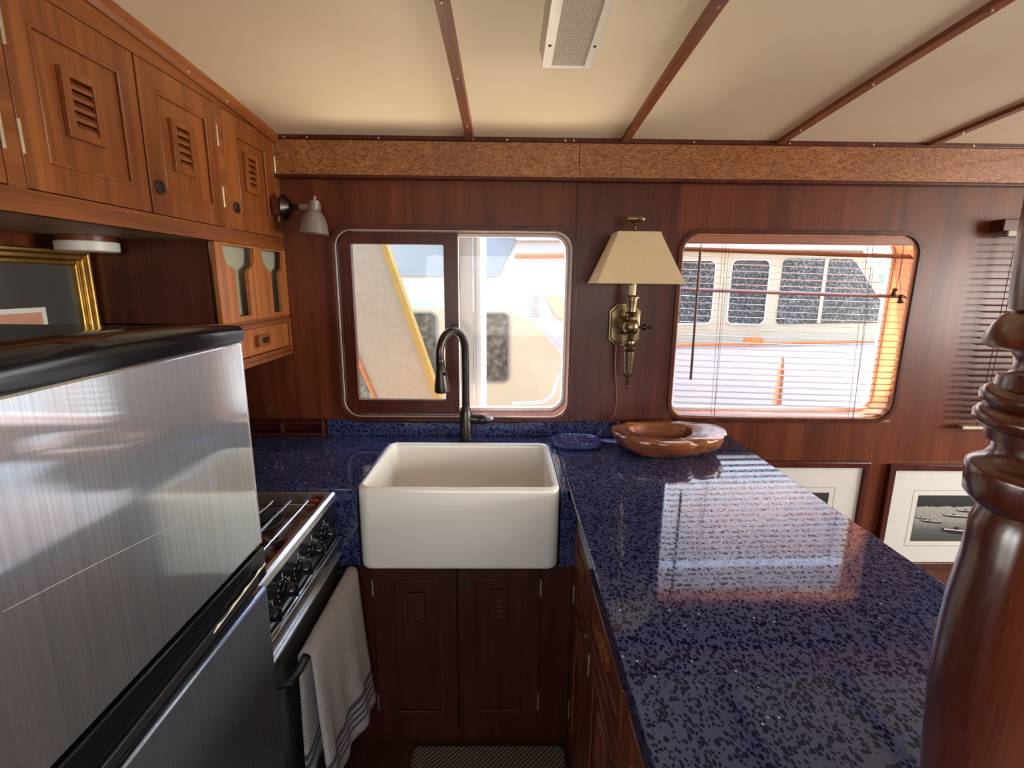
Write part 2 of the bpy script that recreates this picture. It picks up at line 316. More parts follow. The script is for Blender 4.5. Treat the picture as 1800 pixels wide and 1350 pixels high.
# ------------------------------------------------------------------ mesh helpers
class MB:
    def __init__(s, T=None): s.v = []; s.f = []; s.T = T; s.uv = None
    def add(s, vs, fs):
        k = len(s.v)
        s.v += [tuple(s.T(*p)) if s.T else tuple(p) for p in vs]; s.f += [tuple(i+k for i in f) for f in fs]; return s
    def box(s, x0, x1, y0, y1, z0, z1):
        return s.add([(x0, y0, z0), (x1, y0, z0), (x1, y1, z0), (x0, y1, z0), (x0, y0, z1), (x1, y0, z1), (x1, y1, z1), (x0, y1, z1)],
                     [(0, 3, 2, 1), (4, 5, 6, 7), (0, 1, 5, 4), (1, 2, 6, 5), (2, 3, 7, 6), (3, 0, 4, 7)])
    def loops(s, L, cap0=True, cap1=True, close=True):
        n = len(L[0]); vs = [p for l in L for p in l]; fs = []
        for i in range(len(L)-1):
            for j in range(n if close else n-1):
                a = i*n+j; b = i*n+(j+1) % n; fs.append((a, b, b+n, a+n))
        if cap0: fs.append(tuple(range(n))[::-1])
        if cap1: fs.append(tuple((len(L)-1)*n+j for j in range(n)))
        return s.add(vs, fs)
    def cyl(s, p0, p1, r0, r1=None, n=16, caps=True):
        r1 = r0 if r1 is None else r1
        return s.rev(p0, p1, [(0, r0), (1, r1)], n, caps)
    def rev(s, p0, p1, prof, n=24, caps=True):
        # profile of (fraction along p0-p1, radius)
        p0 = Vector(p0); p1 = Vector(p1); d = p1-p0; q = d.normalized()
        a = q.orthogonal().normalized(); b = q.cross(a); L = []
        for t, r in prof:
            c = p0+d*t; L.append([tuple(c+a*(r*math.cos(2*math.pi*k/n))+b*(r*math.sin(2*math.pi*k/n))) for k in range(n)])
        return s.loops(L, caps, caps)
    def lathe(s, cx, cy, prof, n=32):
        return s.loops([[(cx+r*math.cos(2*math.pi*k/n), cy+r*math.sin(2*math.pi*k/n), z) for k in range(n)] for z, r in prof])
    def tube(s, pts, r, n=8, closed=False):
        P = [Vector(p) for p in pts]; L = []; prev = None; m = len(P)
        for i, p in enumerate(P):
            if closed: d = P[(i+1) % m]-P[i-1]
            else: d = P[min(i+1, m-1)]-P[max(i-1, 0)]
            d.normalize()
            a = prev-d*prev.dot(d) if prev else d.orthogonal()
            if a.length < 1e-6: a = d.orthogonal()
            a.normalize(); b = d.cross(a); prev = a
            rr = r[i] if isinstance(r, (list, tuple)) else r
            L.append([tuple(p+a*(rr*math.cos(2*math.pi*k/n))+b*(rr*math.sin(2*math.pi*k/n))) for k in range(n)])
        if closed: L.append(L[0]); return s.loops(L, False, False)
        return s.loops(L)
    def prism(s, outer, holes, d0, d1):
        # (u,v) outline with holes, extruded along the third coordinate
        loops = [outer]+list(holes); flat = [p for l in loops for p in l]
        tris = tessellate_polygon([[Vector((p[0], p[1], 0)) for p in l] for l in loops]); n = len(flat)
        vs = [(p[0], p[1], d0) for p in flat]+[(p[0], p[1], d1) for p in flat]
        fs = [tuple(t) for t in tris]+[tuple(i+n for i in t)[::-1] for t in tris]; k = 0
        for l in loops:
            m = len(l)
            for j in range(m): fs.append((k+j, k+(j+1) % m, k+(j+1) % m+n, k+j+n))
            k += m
        return s.add(vs, fs)
    def build(s, name, mat, parent=None, bevel=0, smooth=False, subsurf=0, seg=2, angle=35):
        me = bpy.data.meshes.new(name); off = Vector(parent_origin(parent))
        me.from_pydata([tuple(Vector(v)-off) for v in s.v], [], s.f)
        bm = bmesh.new(); bm.from_mesh(me); bmesh.ops.recalc_face_normals(bm, faces=bm.faces); bm.to_mesh(me); bm.free()
        if s.uv:
            ul = me.uv_layers.new(name='UVMap')
            for lp in me.loops: ul.data[lp.index].uv = s.uv[lp.vertex_index]
        me.materials.append(mat); o = bpy.data.objects.new(name, me); COL.objects.link(o)
        if parent: o.parent = parent
        if bevel:
            b = o.modifiers.new('bevel', 'BEVEL'); b.width = bevel; b.segments = seg; b.limit_method = 'ANGLE'; b.angle_limit = math.radians(40)
        if subsurf:
            b = o.modifiers.new('sub', 'SUBSURF'); b.levels = subsurf; b.render_levels = subsurf
        if smooth or bevel:
            for p in me.polygons: p.use_smooth = True
            if not subsurf:
                try: me.set_sharp_from_angle(angle=math.radians(angle))
                except Exception: pass
        return o
def parent_origin(p):
    v = Vector((0, 0, 0))
    while p: v += Vector(p.location); p = p.parent
    return v
def thing(name, loc, label, cat, group=None):
    o = bpy.data.objects.new(name, None); COL.objects.link(o); o.location = loc; o.empty_display_size = .05
    o['label'] = label; o['category'] = cat
    if group: o['group'] = group
    return o
def tag(o, label, cat, group=None):
    o['label'] = label; o['category'] = cat
    if group: o['group'] = group
    return o
def struct(o): o['kind'] = 'structure'; return o
def rr(x0, x1, z0, z1, r, n=8):
    out = []
    for cx, cz_, a0 in ((x1-r, z1-r, 0), (x0+r, z1-r, 90), (x0+r, z0+r, 180), (x1-r, z0+r, 270)):
        for k in range(n+1):
            a = math.radians(a0+90*k/n); out.append((cx+r*math.cos(a), cz_+r*math.sin(a)))
    return out
def rect(x0, x1, z0, z1): return [(x0, z0), (x1, z0), (x1, z1), (x0, z1)]
def XZ(u, v, d): return (u, d, v)                # third coordinate is Y
def YZ(u, v, d): return (d, u, v)                # third coordinate is X
YW = 1.885
def cz(y):
    t = YW-y
    return 2.008+.085*t-.020*t*t if t < 2.1 else 2.0983-.01*(t-2.1)
# ------------------------------------------------------------------ structure
floor = struct(MB().box(-1.3, 4.1, -1.8, 2.0, -.05, 0).build('floor', M_floor))
W1 = (-.64, .25, .98, 1.70); W2 = (.655, 1.548, .985, 1.695)
mb = MB(XZ); mb.prism(rect(-1.3, 4.1, 0, 2.2), [rr(*W1, .07), rr(*W2, .07)], YW, YW+.09)
struct(mb.build('wall_far', M_mah))
struct(MB().box(-1.3, -1.2, -1.8, YW, 0, 2.2).build('wall_left', M_mah))
mb = MB(XZ); mb.prism(rect(-1.2, 4.0, 0, 2.2), [rr(-.9, 1.5, .9, 1.8, .07)], -1.8, -1.7); struct(mb.build('wall_back', M_mah))
mb = MB(YZ); mb.prism(rect(-1.8, YW, 0, 2.2), [rr(-.98, 1.55, 1.05, 1.8, .07)], 4.0, 4.1); struct(mb.build('wall_right', M_mah))
struct(MB().box(-1.3, 4.1, -1.8, 2.0, 2.2, 2.25).build('trim_30', M_mah))  # unseen roof slab added to close the open top
# ceiling follows the camber of the deck above
ys = [YW+.05-i*.12 for i in range(32)]
mb = MB(); L = []
for y in ys: L.append([(-.83, y, cz(y)), (4.05, y, cz(y)), (4.05, y, cz(y)+.04), (-.83, y, cz(y)+.04)])
mb.loops(L); struct(mb.build('ceiling', M_ceil, smooth=True))
def sweep_y(mb, x0, x1, top, th, y0=-1.7, y1=YW, steps=30):
    L = []
    for i in range(steps+1):
        y = y1+(y0-y1)*i/steps; z = cz(y)-top
        L.append([(x0, y, z), (x0+.004, y, z-th), (x1-.004, y, z-th), (x1, y, z)])
    return mb.loops(L)
n_trim = 0
for x in (-.132, .418, .968, 1.51, 2.05, 2.6, 3.15, 3.7):
    n_trim += 1
    t = struct(sweep_y(MB(), x-.017, x+.017, -.002, .013).build('trim_%d' % n_trim, M_mah_y, smooth=True, angle=25))
    for y in (1.74, 1.42, 1.10, .78):
        MB().cyl((x, y, cz(y)-.010), (x, y, cz(y)-.0135), .0035, n=10).build('screw', M_screw, t)
# cornice and figured valance along the far wall
n_trim += 1
t = struct(MB().box(-.82, 4.0, 1.858, YW, 1.994, 2.03).build('trim_%d' % n_trim, M_mahd, bevel=.004))
for x in (-.78, -.7, -.45, -.12, .0, .205, .235, .42, .66, 1.0, 1.3, 1.66):
    MB().cyl((x, 1.8585, 2.001), (x, 1.856, 2.001), .0035, n=8).build('screw', M_screw, t)
val = struct(MB().box(-.82, .256, 1.862, YW, 1.878, 1.996).build('trim_%d' % (n_trim+1), M_lace, bevel=.001))
val = struct(MB().box(.258, 4.0, 1.862, YW, 1.878, 1.996).build('trim_%d' % (n_trim+2), M_lace, bevel=.001))
struct(MB().box(-.82, 4.0, 1.852, YW, 1.866, 1.879).build('trim_%d' % (n_trim+3), M_mahd, bevel=.004))
# veneer panels of the far wall: a darker centre panel behind the lamp
struct(MB().box(.256, .632, YW-.004, YW+.001, .91, 1.866).build('trim_%d' % (n_trim+4), M_mahd, bevel=.001))
n_trim += 5
# window one: sliding sash on the left, fixed pane on the right
def ring(mb, a, b, r, wd, d0, d1, inner_r=None):
    x0, x1, z0, z1 = a
    mb.prism(rr(x0, x1, z0, z1, r), [rr(x0+wd, x1-wd, z0+wd, z1-wd, max(r-wd, .004))], d0, d1)
def window_frame(W, idx):
    root = bpy.data.objects.new('window_%d' % idx, None); COL.objects.link(root); root.location = ((W[0]+W[1])/2, YW, W[2]); struct(root)
    x0, x1, z0, z1 = W
    mb = MB(XZ); mb.prism(rr(x0-.014, x1+.014, z0-.014, z1+.014, .084), [rr(x0+.001, x1-.001, z0+.001, z1-.001, .069)], YW-.012, YW+.004)
    mb.build('window_trim', M_mahd, root, bevel=.004)
    mb = MB(XZ); mb.prism(rr(x0-.001, x1+.001, z0-.001, z1+.001, .071), [rr(x0+.006, x1-.006, z0+.006, z1-.006, .064)], YW-.003, YW+.125)
    return root, mb
r1, mb = window_frame(W1, 1); mb.build('window_jamb', M_mah, r1)
mb = MB(XZ); mb.prism(rr(W1[0]+.006, W1[1]-.006, W1[2]+.006, W1[3]-.006, .064), [rr(W1[0]+.02, W1[1]-.018, W1[2]+.02, W1[3]-.018, .052)], YW+.09, YW+.12)
mb.build('outer_frame', M_whiteb, r1, bevel=.004)
mb = MB(XZ); mb.prism(rr(W1[0]+.003, W1[1]-.003, W1[2]+.003, W1[3]-.003, .066), [rr(W1[0]+.009, W1[1]-.0075, W1[2]+.0075, W1[3]-.0075, .06)], YW-.004, YW+.002)
mb.build('inner_bead', plain('dull_bead', (.42, .36, .30), .4, .3), r1, bevel=.0015)
mb = MB(XZ); mb.prism(rr(-.628, -.3, .992, 1.690, .05)[9:27]+[(-.184, .992), (-.184, 1.690)], [rr(-.582, -.236, 1.048, 1.646, .006, 2)], YW+.012, YW+.04)
sash = mb.build('sash', M_mahd, r1, bevel=.003)
mb = MB(XZ); mb.prism(rr(-.616, -.600, 1.27, 1.375, .0079), [rr(-.613, -.603, 1.273, 1.372, .0049)], YW+.009, YW+.014); mb.build('finger_pull', M_mah, sash)
MB().box(-.584, -.234, YW+.024, YW+.027, 1.046, 1.648).build('pane', M_glass_screen, r1)
MB().box(-.196, -.139, 2.062, 2.080, .90, 1.82).build('mullion', M_whiteb, r1, bevel=.002)
MB().loops([[(-.136, 2.075, z), (-.082, 2.020, z), (-.082, 2.075, z)] for z in (.90, 1.82)]).build('sun_catch_wedge', M_whiteb, r1, bevel=.002)  # invented wedge, angled to catch the sun as a bright strip
MB().box(-.185, .236, YW+.066, YW+.069, .998, 1.684).build('pane', M_glass, r1)
# white drip lip curving round the lower right corner outside
mb = MB()
pts = [(.03, YW+.135, 1.008)]+[(.13, YW+.135, 1.012)]
for k in range(9):
    a = math.radians(-90+90*k/8); pts.append((.13+.07*math.cos(a)+.01, YW+.135, 1.08+.065*math.sin(a)))
pts += [(.222, YW+.135, 1.13)]
mb.tube(pts, .006, 8).build('drip_lip', M_whiteb, r1, smooth=True)
r2, mb = window_frame(W2, 2); mb.build('window_jamb', wood('honey_teak_jamb', (.34, .13, .055), (.50, .20, .085), (.60, .27, .12), 'z', .4, .2), r2)
mb = MB(XZ); mb.prism(rr(W2[0]+.006, W2[1]-.006, W2[2]+.006, W2[3]-.006, .064), [rr(W2[0]+.022, W2[1]-.02, W2[2]+.02, W2[3]-.018, .05)], YW+.10, YW+.12)
mb.build('outer_frame', M_whiteb, r2, bevel=.003)
MB().box(W2[0]+.01, W2[1]-.01, YW+.107, YW+.110, W2[2]+.01, W2[3]-.01).build('pane', M_glass, r2)
# ------------------------------------------------------------------ louvred doors (shared builder)
def door(root, T, u0, u1, v0, v1, panel, vent, mat, hinges, pull, th=.018, lit=False):
    """T maps (u, v, out) to the room; out = 0 is the face of the cabinet"""
    pu0, pu1, pv0, pv1 = panel
    mb = MB(T); holes = [rect(pu0, pu1, pv0, pv1)]
    mb.prism(rect(u0, u1, v0, v1), holes, -th, 0)
    if vent:
        mb.prism(rect(pu0, pu1, pv0, pv1), [rect(vent[0]+.008, vent[1]-.008, vent[2]+.008, vent[3]-.008)], -th, -.006)
    else: mb.prism(rect(pu0, pu1, pv0, pv1), [], -th, -.006)
    d = mb.build('door', mat, root, bevel=.0012)
    mb = MB(T); mb.prism(rect(pu0, pu1, pv0, pv1), [rect(pu0+.007, pu1-.007, pv0+.007, pv1-.007)], -.0055, .0015); mb.build('moulding', mat, d, bevel=.002)
    if vent:
        a, b, c, e = vent; mb = MB(T)
        mb.prism(rect(a, b, c, e), [rect(a+.018, b-.018, c+.014, e-.014)], -.0055, .004)
        n = 5; h = (e-c-.028)/n
        for k in range(n):
            z = c+.014+k*h
            mb.loops([[(uu, z, -.001), (uu, z+h*.38, .001), (uu, z+h*1.15, -.012), (uu, z+h*.95, -.015)] for uu in (a+.016, b-.016)])
        mb.build('vent', mat, d, bevel=.0008)
        MB(T).box(a+.004, b-.004, c+.004, e-.004, -.03, -.0285).build('vent_backing', M_dark, d)
    for hu, h0, h1 in hinges:
        MB(T).cyl((hu, h0, .001), (hu, h1, .001), .0032, n=10).build('hinge', M_hinge, d, smooth=True)
    if pull:
        pu, pv = pull; mb = MB(T)
        ringp = [(pu+.0165*math.cos(2*math.pi*k/24), pv+.0165*math.sin(2*math.pi*k/24)) for k in range(24)]
        inn = [(pu+.0115*math.cos(2*math.pi*k/24), pv+.0115*math.sin(2*math.pi*k/24)) for k in range(24)]
        mb.prism(ringp, [inn], -.001, .005); fp = mb.build('finger_pull', M_pull, d, bevel=.0015)
        MB(T).prism(inn, [], -.001, .0006).build('recess', M_dark, fp)  # dark disc painting the shade of the hollow
    return d
# ------------------------------------------------------------------ overhead cabinet, left
XC = -.82
Tl = lambda u, v, d: (XC+d, u, v)
oc = thing('overhead_cabinet', (-1.0, 1.1, 1.618), 'warm teak overhead cabinet run with louvred doors under the left side of the ceiling', 'cabinet')
MB().box(-1.2, -.845, -.6, 1.884, 1.632, 2.09).build('carcass', M_dark, oc)
MB().box(-1.2, -.83, -.6, 1.884, 1.618, 1.632).build('bottom_panel', wood('pale_underside_veneer', (.16, .09, .04), (.22, .13, .06), (.28, .17, .08), 'y', .5, .1), oc)
mb = MB(YZ); mb.prism(rect(-.6, 1.884, 1.618, 2.12), [rect(-.35, -.06, 1.659, 1.995), rect(-.05, .25, 1.659, 1.995), rect(.28, .866, 1.659, 1.995), rect(.898, 1.505, 1.659, 1.995), rect(1.535, 1.855, 1.659, 1.995)], -.84, -.82)
mb.build('face_frame', M_teak_y, oc, bevel=.001)
def hset(u): return [(u, 1.881, 1.937), (u, 1.716, 1.771)]
door(oc, Tl, .282, .57, 1.661, 1.993, (.33, .52, 1.711, 1.94), (.38, .468, 1.771, 1.892), M_teak, [], None)
door(oc, Tl, .574, .864, 1.661, 1.993, (.62, .82, 1.711, 1.94), (.67, .758, 1.771, 1.892), M_teak, hset(.868), (.605, 1.723))
door(oc, Tl, .900, 1.199, 1.661, 1.993, (.950, 1.155, 1.711, 1.94), (1.001, 1.090, 1.771, 1.892), M_teak, hset(.901), None)
door(oc, Tl, 1.206, 1.503, 1.661, 1.993, (1.262, 1.460, 1.712, 1.942), (1.303, 1.391, 1.773, 1.895), M_teak, hset(1.505), (1.234, 1.723))
door(oc, Tl, 1.538, 1.852, 1.661, 1.993, (1.602, 1.789, 1.714, 1.94), (1.646, 1.732, 1.783, 1.902), M_teak, hset(1.855), (1.570, 1.724))
door(oc, Tl, -.048, .248, 1.661, 1.993, (0, .2, 1.711, 1.94), (.05, .14, 1.771, 1.892), M_teak, [], None)
door(oc, Tl, -.348, -.062, 1.661, 1.993, (-.3, -.11, 1.711, 1.94), (-.25, -.16, 1.771, 1.892), M_teak, [], None)
mb = MB(); L = []
for i in range(31):
    y = YW-.002-(YW+.6)*i/30; z = cz(y)
    L.append([(-.822, y, z-.028), (-.812, y, z-.028), (-.803, y, z-.018), (-.799, y, z-.008), (-.799, y, z+.004), (-.822, y, z+.004)])
cm = mb.loops(L).build('crown_moulding', M_teak_y, oc, smooth=True, angle=20)
for y in (.45, .76, 1.07, 1.38, 1.55, 1.80): MB().cyl((-.8075, y, cz(y)-.0225), (-.8045, y, cz(y)-.0195), .0032, n=10).build('screw', M_screw, cm)
# ------------------------------------------------------------------ bottle-cut spice cabinet below it
sp = thing('spice_cabinet', (-1.0, 1.66, 1.235), 'golden teak cabinet with two bottle-shaped cutouts and a small drawer, left of the window', 'cabinet')
def bottle(a, n0, n1, b):
    z0, z1, zn = 1.399, 1.61, 1.552
    pts = [(n0, z0), (n1, z0), (n1, zn-.02)]
    for k in range(1, 7):
        t = k/6; s_ = t*t*(3-2*t); pts.append((n1+(b-n1)*s_*.75, zn-.02+.028*t**.8))
    pts += [(b-(b-n1)*.06, zn+.028), (b, z1-.006), (b, z1), (a, z1), (a, z1-.006), (a+(n0-a)*.06, zn+.028)]
    for k in range(6, 0, -1):
        t = k/6; s_ = t*t*(3-2*t); pts.append((n0+(a-n0)*s_*.75, zn-.02+.028*t**.8))
    pts.append((n0, zn-.02)); return pts
mb = MB(YZ); mb.prism(rect(1.435, 1.883, 1.383, 1.617), [bottle(1.472, 1.530, 1.606, 1.656), bottle(1.702, 1.760, 1.828, 1.868)], -.834, -.82)
mb.build('front_panel', M_spice, sp, bevel=.0015)
MB().box(-1.2, -.845, 1.435, 1.447, 1.24, 1.617).build('side_panel', M_mahd, sp)
MB().box(-.862, -.857, 1.447, 1.883, 1.25, 1.617).build('lining', M_greenpanel, sp)
MB().box(-1.2, -.823, 1.435, 1.883, 1.372, 1.384).build('shelf', M_teak_y, sp, bevel=.001)
MB().box(-1.2, -.816, 1.435, 1.883, 1.235, 1.250).build('bottom_board', M_teak_y, sp, bevel=.003)
mb = MB(YZ); mb.prism(rect(1.435, 1.883, 1.250, 1.372), [rect(1.455, 1.868, 1.266, 1.356)], -.845, -.818); mb.build('drawer_surround', M_teak_y, sp, bevel=.002)
dr = MB(); dr.box(-.845, -.826, 1.457, 1.866, 1.268, 1.354); dr = dr.build('drawer', M_spice, sp, bevel=.001)
mb = MB(YZ); mb.prism(rr(1.615, 1.698, 1.293, 1.331, .006, 3), [rr(1.640, 1.688, 1.303, 1.322, .006, 3)], -.8255, -.812); mb.build('handle', M_teak, dr, bevel=.0015)
MB().box(-.8262, -.8257, 1.638, 1.69, 1.30, 1.325).build('handle_recess_shade', M_dark, dr)  # dark sheet painting the shade behind the handle
# puck light under the overhead cabinet
pk = thing('puck_light', (-1.10, 1.345, 1.58), 'white round puck light under the overhead cabinet', 'light')
MB().rev((-1.10, 1.345, 1.618), (-1.10, 1.345, 1.604), [(0, .062), (1, .062)], 40).build('base', M_mah, pk, smooth=True)
MB().rev((-1.10, 1.345, 1.604), (-1.10, 1.345, 1.578), [(0, .066), (.1, .068), (.9, .067), (1, .062)], 40).build('housing', M_puck, pk, smooth=True)
# ------------------------------------------------------------------ gilt framed picture on the left wall
gp = thing('gilt_framed_picture', (-1.185, 1.1, 1.2), 'gilt framed picture with charcoal mat on the wall behind the refrigerator', 'picture')
YP1, ZP1, YP0, ZP0 = 1.425, 1.585, .70, 1.02
for k, (a, b, o0, o1, m) in enumerate(((0, .012, -1.199, -1.160, M_gold), (.012, .026, -1.199, -1.166, M_gold), (.026, .040, -1.199, -1.174, M_gold))):
    mb = MB(YZ); mb.prism(rect(YP0+a, YP1-a, ZP0+a, ZP1-a), [rect(YP0+b, YP1-b, ZP0+b, ZP1-b)], o0, o1)
    mb.build('frame', m, gp, bevel=.004)
MB().box(-1.199, -1.187, YP0+.04, YP1-.04, ZP0+.04, ZP1-.04).build('mat', M_greymat, gp)
mb = MB(YZ); mb.prism(rect(.85, 1.285, 1.10, 1.437), [rect(.862, 1.273, 1.112, 1.425)], -1.187, -1.184); mb.build('print_border', M_mat, gp)
MB().box(-1.187, -1.1855, .862, 1.273, 1.112, 1.425).build('print', M_print, gp)
# ------------------------------------------------------------------ counters
ct = thing('galley_counter', (-.3, 1.6, .87), 'blue speckled quartz counter around the sink under the window', 'counter')
mb = MB(); mb.prism([(-1.2, 1.352), (-.4385, 1.352), (-.4385, 1.768), (.1665, 1.768), (.1665, 1.352), (.1895, 1.352), (.1895, YW-.001), (-1.2, YW-.001)], [], .872, .91)
mb.build('worktop', M_quartz, ct, bevel=.002)
mb = MB(XZ); mb.prism([(-.703, .9105), (.47, .9105), (.452, .972), (.30, .972), (.262, .966), (-.60, .962), (-.64, .974), (-.703, .972)], [], YW-.018, YW-.0005); mb.build('backsplash', M_quartz, ct, bevel=.002)
MB().box(-.56, -.441, 1.362, 1.384, .652, .871).build('apron_panel', M_quartz, ct)
MB().box(.169, .2145, 1.362, 1.384, .652, .871).build('apron_panel', M_quartz, ct)
pc = MB().box(.192, .908, .12, YW-.001, .872, .91).build('peninsula_counter', M_quartz, bevel=.003)
tag(pc, 'long blue speckled quartz peninsula counter running from the wall to the turned post', 'counter')
# ------------------------------------------------------------------ sink
sk = thing('farmhouse_sink', (-.136, 1.55, .655), 'cream fireclay apron-front sink under the window', 'sink')
mb = MB(); Ls = []
X0, X1, Y0, Y1 = -.4365, .1645, 1.338, 1.765
for off, z, r in ((.012, .655, .028), (.003, .659, .034), (0, .668, .036), (0, .905, .036), (.002, .914, .035), (.008, .9195, .030), (.014, .9195, .026), (.020, .914, .022), (.022, .905, .022), (.027, .72, .03), (.034, .700, .04), (.055, .690, .05)):
    Ls.append([(a, b, z) for a, b in rr(X0+off, X1-off, Y0+off, Y1-off, r, 6)])
mb.loops(Ls).build('basin', M_ceramic, sk, smooth=True, angle=60)
mb = MB(); mb.rev((-.136, 1.56, .691), (-.136, 1.56, .695), [(0, .045), (1, .042)], 28); mb.build('drain', M_chrome, sk, smooth=True)
# ------------------------------------------------------------------ faucet
fa = thing('kitchen_faucet', (-.152, 1.832, .91), 'dark bronze gooseneck pull-down faucet behind the sink', 'faucet')
fx, fy = -.152, 1.826
mb = MB(); mb.lathe(fx, fy, [(.9105, .0285), (.914, .0285), (.917, .0255), (1.02, .0235), (1.03, .020), (1.045, .0155)], 28).build('body', M_brassd, fa, smooth=True)
pts = [(fx, fy, 1.04), (fx, fy, 1.13), (fx, fy, 1.22)]
dx, dy = -.082, -.105; R_ = math.hypot(dx, dy)/2
for k in range(1, 17):
    a = math.pi*k/16*1.06; rr_ = R_*(1-math.cos(a)); u = Vector((dx, dy, 0)).normalized()
    pts.append((fx+u.x*rr_, fy+u.y*rr_, 1.255+.082*math.sin(a)))
p_end = Vector(pts[-1]); d_end = (Vector(pts[-1])-Vector(pts[-2])).normalized()
MB().tube(pts, [.0148]*len(pts), 16).build('spout', M_brassd, fa, smooth=True)
q = p_end+d_end*.12
spray = MB().rev(p_end, q, [(0, .0155), (.06, .0168), (.1, .0160), (.45, .0200), (.85, .0275), (.97, .0280), (1, .024)], 24).build('spray_head', M_brassd, fa, smooth=True)
qs = p_end+d_end*.05+Vector((.014, -.014, 0)); MB().rev(qs, qs+Vector((.004, -.005, .0)), [(0, .006), (1, .005)], 12).build('button', M_blackp, spray, smooth=True)
mb = MB(); mb.rev((fx+.012, fy, .995), (fx+.078, fy-.004, .990), [(0, .020), (.55, .020), (.57, .0195), (.6, .0205), (.92, .0195), (1, .012)], 24); hd = mb.build('handle', M_brassd, fa, smooth=True)
MB().rev((fx+.076, fy-.004, .990), (fx+.105, fy-.012, .998), [(0, .006), (.4, .0065), (.8, .008), (1, .005)], 14).build('lever', M_chrome, hd, smooth=True)
# ------------------------------------------------------------------ sink base cabinet
YB = 1.375
Tb = lambda u, v, d: (u, YB-d, v)
sb = thing('sink_base_cabinet', (-.15, 1.6, 0), 'mahogany base cabinet, darkened for shade, with two louvred doors below the sink', 'cabinet')
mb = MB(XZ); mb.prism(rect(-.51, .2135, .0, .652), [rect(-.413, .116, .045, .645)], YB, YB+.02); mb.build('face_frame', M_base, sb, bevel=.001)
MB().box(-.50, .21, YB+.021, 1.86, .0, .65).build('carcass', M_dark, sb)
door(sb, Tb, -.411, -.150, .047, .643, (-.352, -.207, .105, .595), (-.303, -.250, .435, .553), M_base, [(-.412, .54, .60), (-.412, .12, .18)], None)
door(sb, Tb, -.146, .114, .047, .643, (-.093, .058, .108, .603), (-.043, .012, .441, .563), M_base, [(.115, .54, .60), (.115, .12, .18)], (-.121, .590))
# ------------------------------------------------------------------ peninsula cabinet
XP = .215
Tp = lambda u, v, d: (XP-d, u, v)
pn = thing('peninsula_cabinet', (.5, .8, 0), 'reddish mahogany drawer cabinet under the peninsula counter', 'cabinet')
mb = MB(YZ); D = [(1.105, 1.345), (.74, 1.06), (.36, .70)]
mb.prism(rect(.16, YB-.001, .0, .871), [rect(a, b, .69, .80) for a, b in D]+[rect(a, b, .06, .655) for a, b in D], XP, XP+.02)
mb.build('face_frame', M_pen, pn, bevel=.001)
MB().box(XP+.045, .87, .16, 1.86, .0, .871).build('carcass', M_pen, pn)
for a, b in D:
    mb = MB(Tp); mb.prism(rect(a+.003, b-.003, .693, .797), [rect(a+.03, b-.03, .715, .775)], -.018, .004); mb.prism(rect(a+.03, b-.03, .715, .775), [], -.018, -.003)
    d = mb.build('drawer', M_pen, pn, bevel=.002); c = (a+b)/2
    mb = MB(Tp); mb.prism(rr(c-.04, c+.04, .727, .763, .006, 3), [rr(c-.025, c+.025, .736, .754, .006, 3)], -.0025, .008); mb.build('handle', M_teak, d, bevel=.001)
    door(pn, Tp, a+.003, b-.003, .063, .652, (a+.05, b-.05, .12, .60), (c-.045, c+.045, .43, .55), M_pen, [(b-.001, .54, .60), (b-.001, .12, .18)], (a+.025, .60))
# ------------------------------------------------------------------ refrigerator
fr = thing('refrigerator', (-.75, .54, 0), 'brushed steel two-door refrigerator with glossy black trim at left', 'refrigerator')
FY0, FY1, FX = .22, .838, -.45
MB().box(-1.06, -.515, FY0+.005, FY1-.006, .03, 1.424).build('body', M_blackm, fr, bevel=.006)
MB().box(-1.06, -.50, FY0, FY1-.002, 1.4245, 1.434).build('top_panel', M_blackp, fr, bevel=.004)
def slab(name, z0, z1, mat, x0=-.512, x1=FX, bev=.006):
    return MB().box(x0, x1, FY0, FY1, z0, z1).build(name, mat, fr, bevel=bev, seg=3)
fz = slab('freezer_door', 1.030, 1.409, M_steel)
MB().box(-.450, -.4495, FY1-.007, FY1-.004, 1.035, 1.405).build('edge_strip', M_alu, fz)
# crowned black cap of the freezer door
mb = MB(); L = []
for i in range(13):
    y = FY0-.001+(FY1-FY0+.003)*i/12; c = math.sin(math.pi*i/12)**.7*.012
    L.append([(-.515, y, 1.4095), (-.4475, y, 1.4095), (-.4465, y, 1.426+c*.6), (-.452, y, 1.432+c), (-.47, y, 1.436+c), (-.515, y, 1.436+c)])
mb.loops(L).build('freezer_door_cap', M_blackp, fr, smooth=True, angle=50)
ld = slab('fridge_door', .06, .944, brushed_door('reflection_tinted_steel', (.38, .50, .70), .12, .36, .06))  # dark blue tint stands in for the peninsula's reflection in plain steel
mb = MB(YZ); mb.prism([(FY0, .925), (.46, .945), (.62, .952), (FY1+.001, .966), (FY1+.001, 1.024), (FY0, 1.024)], [], -.512, -.449)
hb = mb.build('handle_band', M_blackp, fr, bevel=.003)
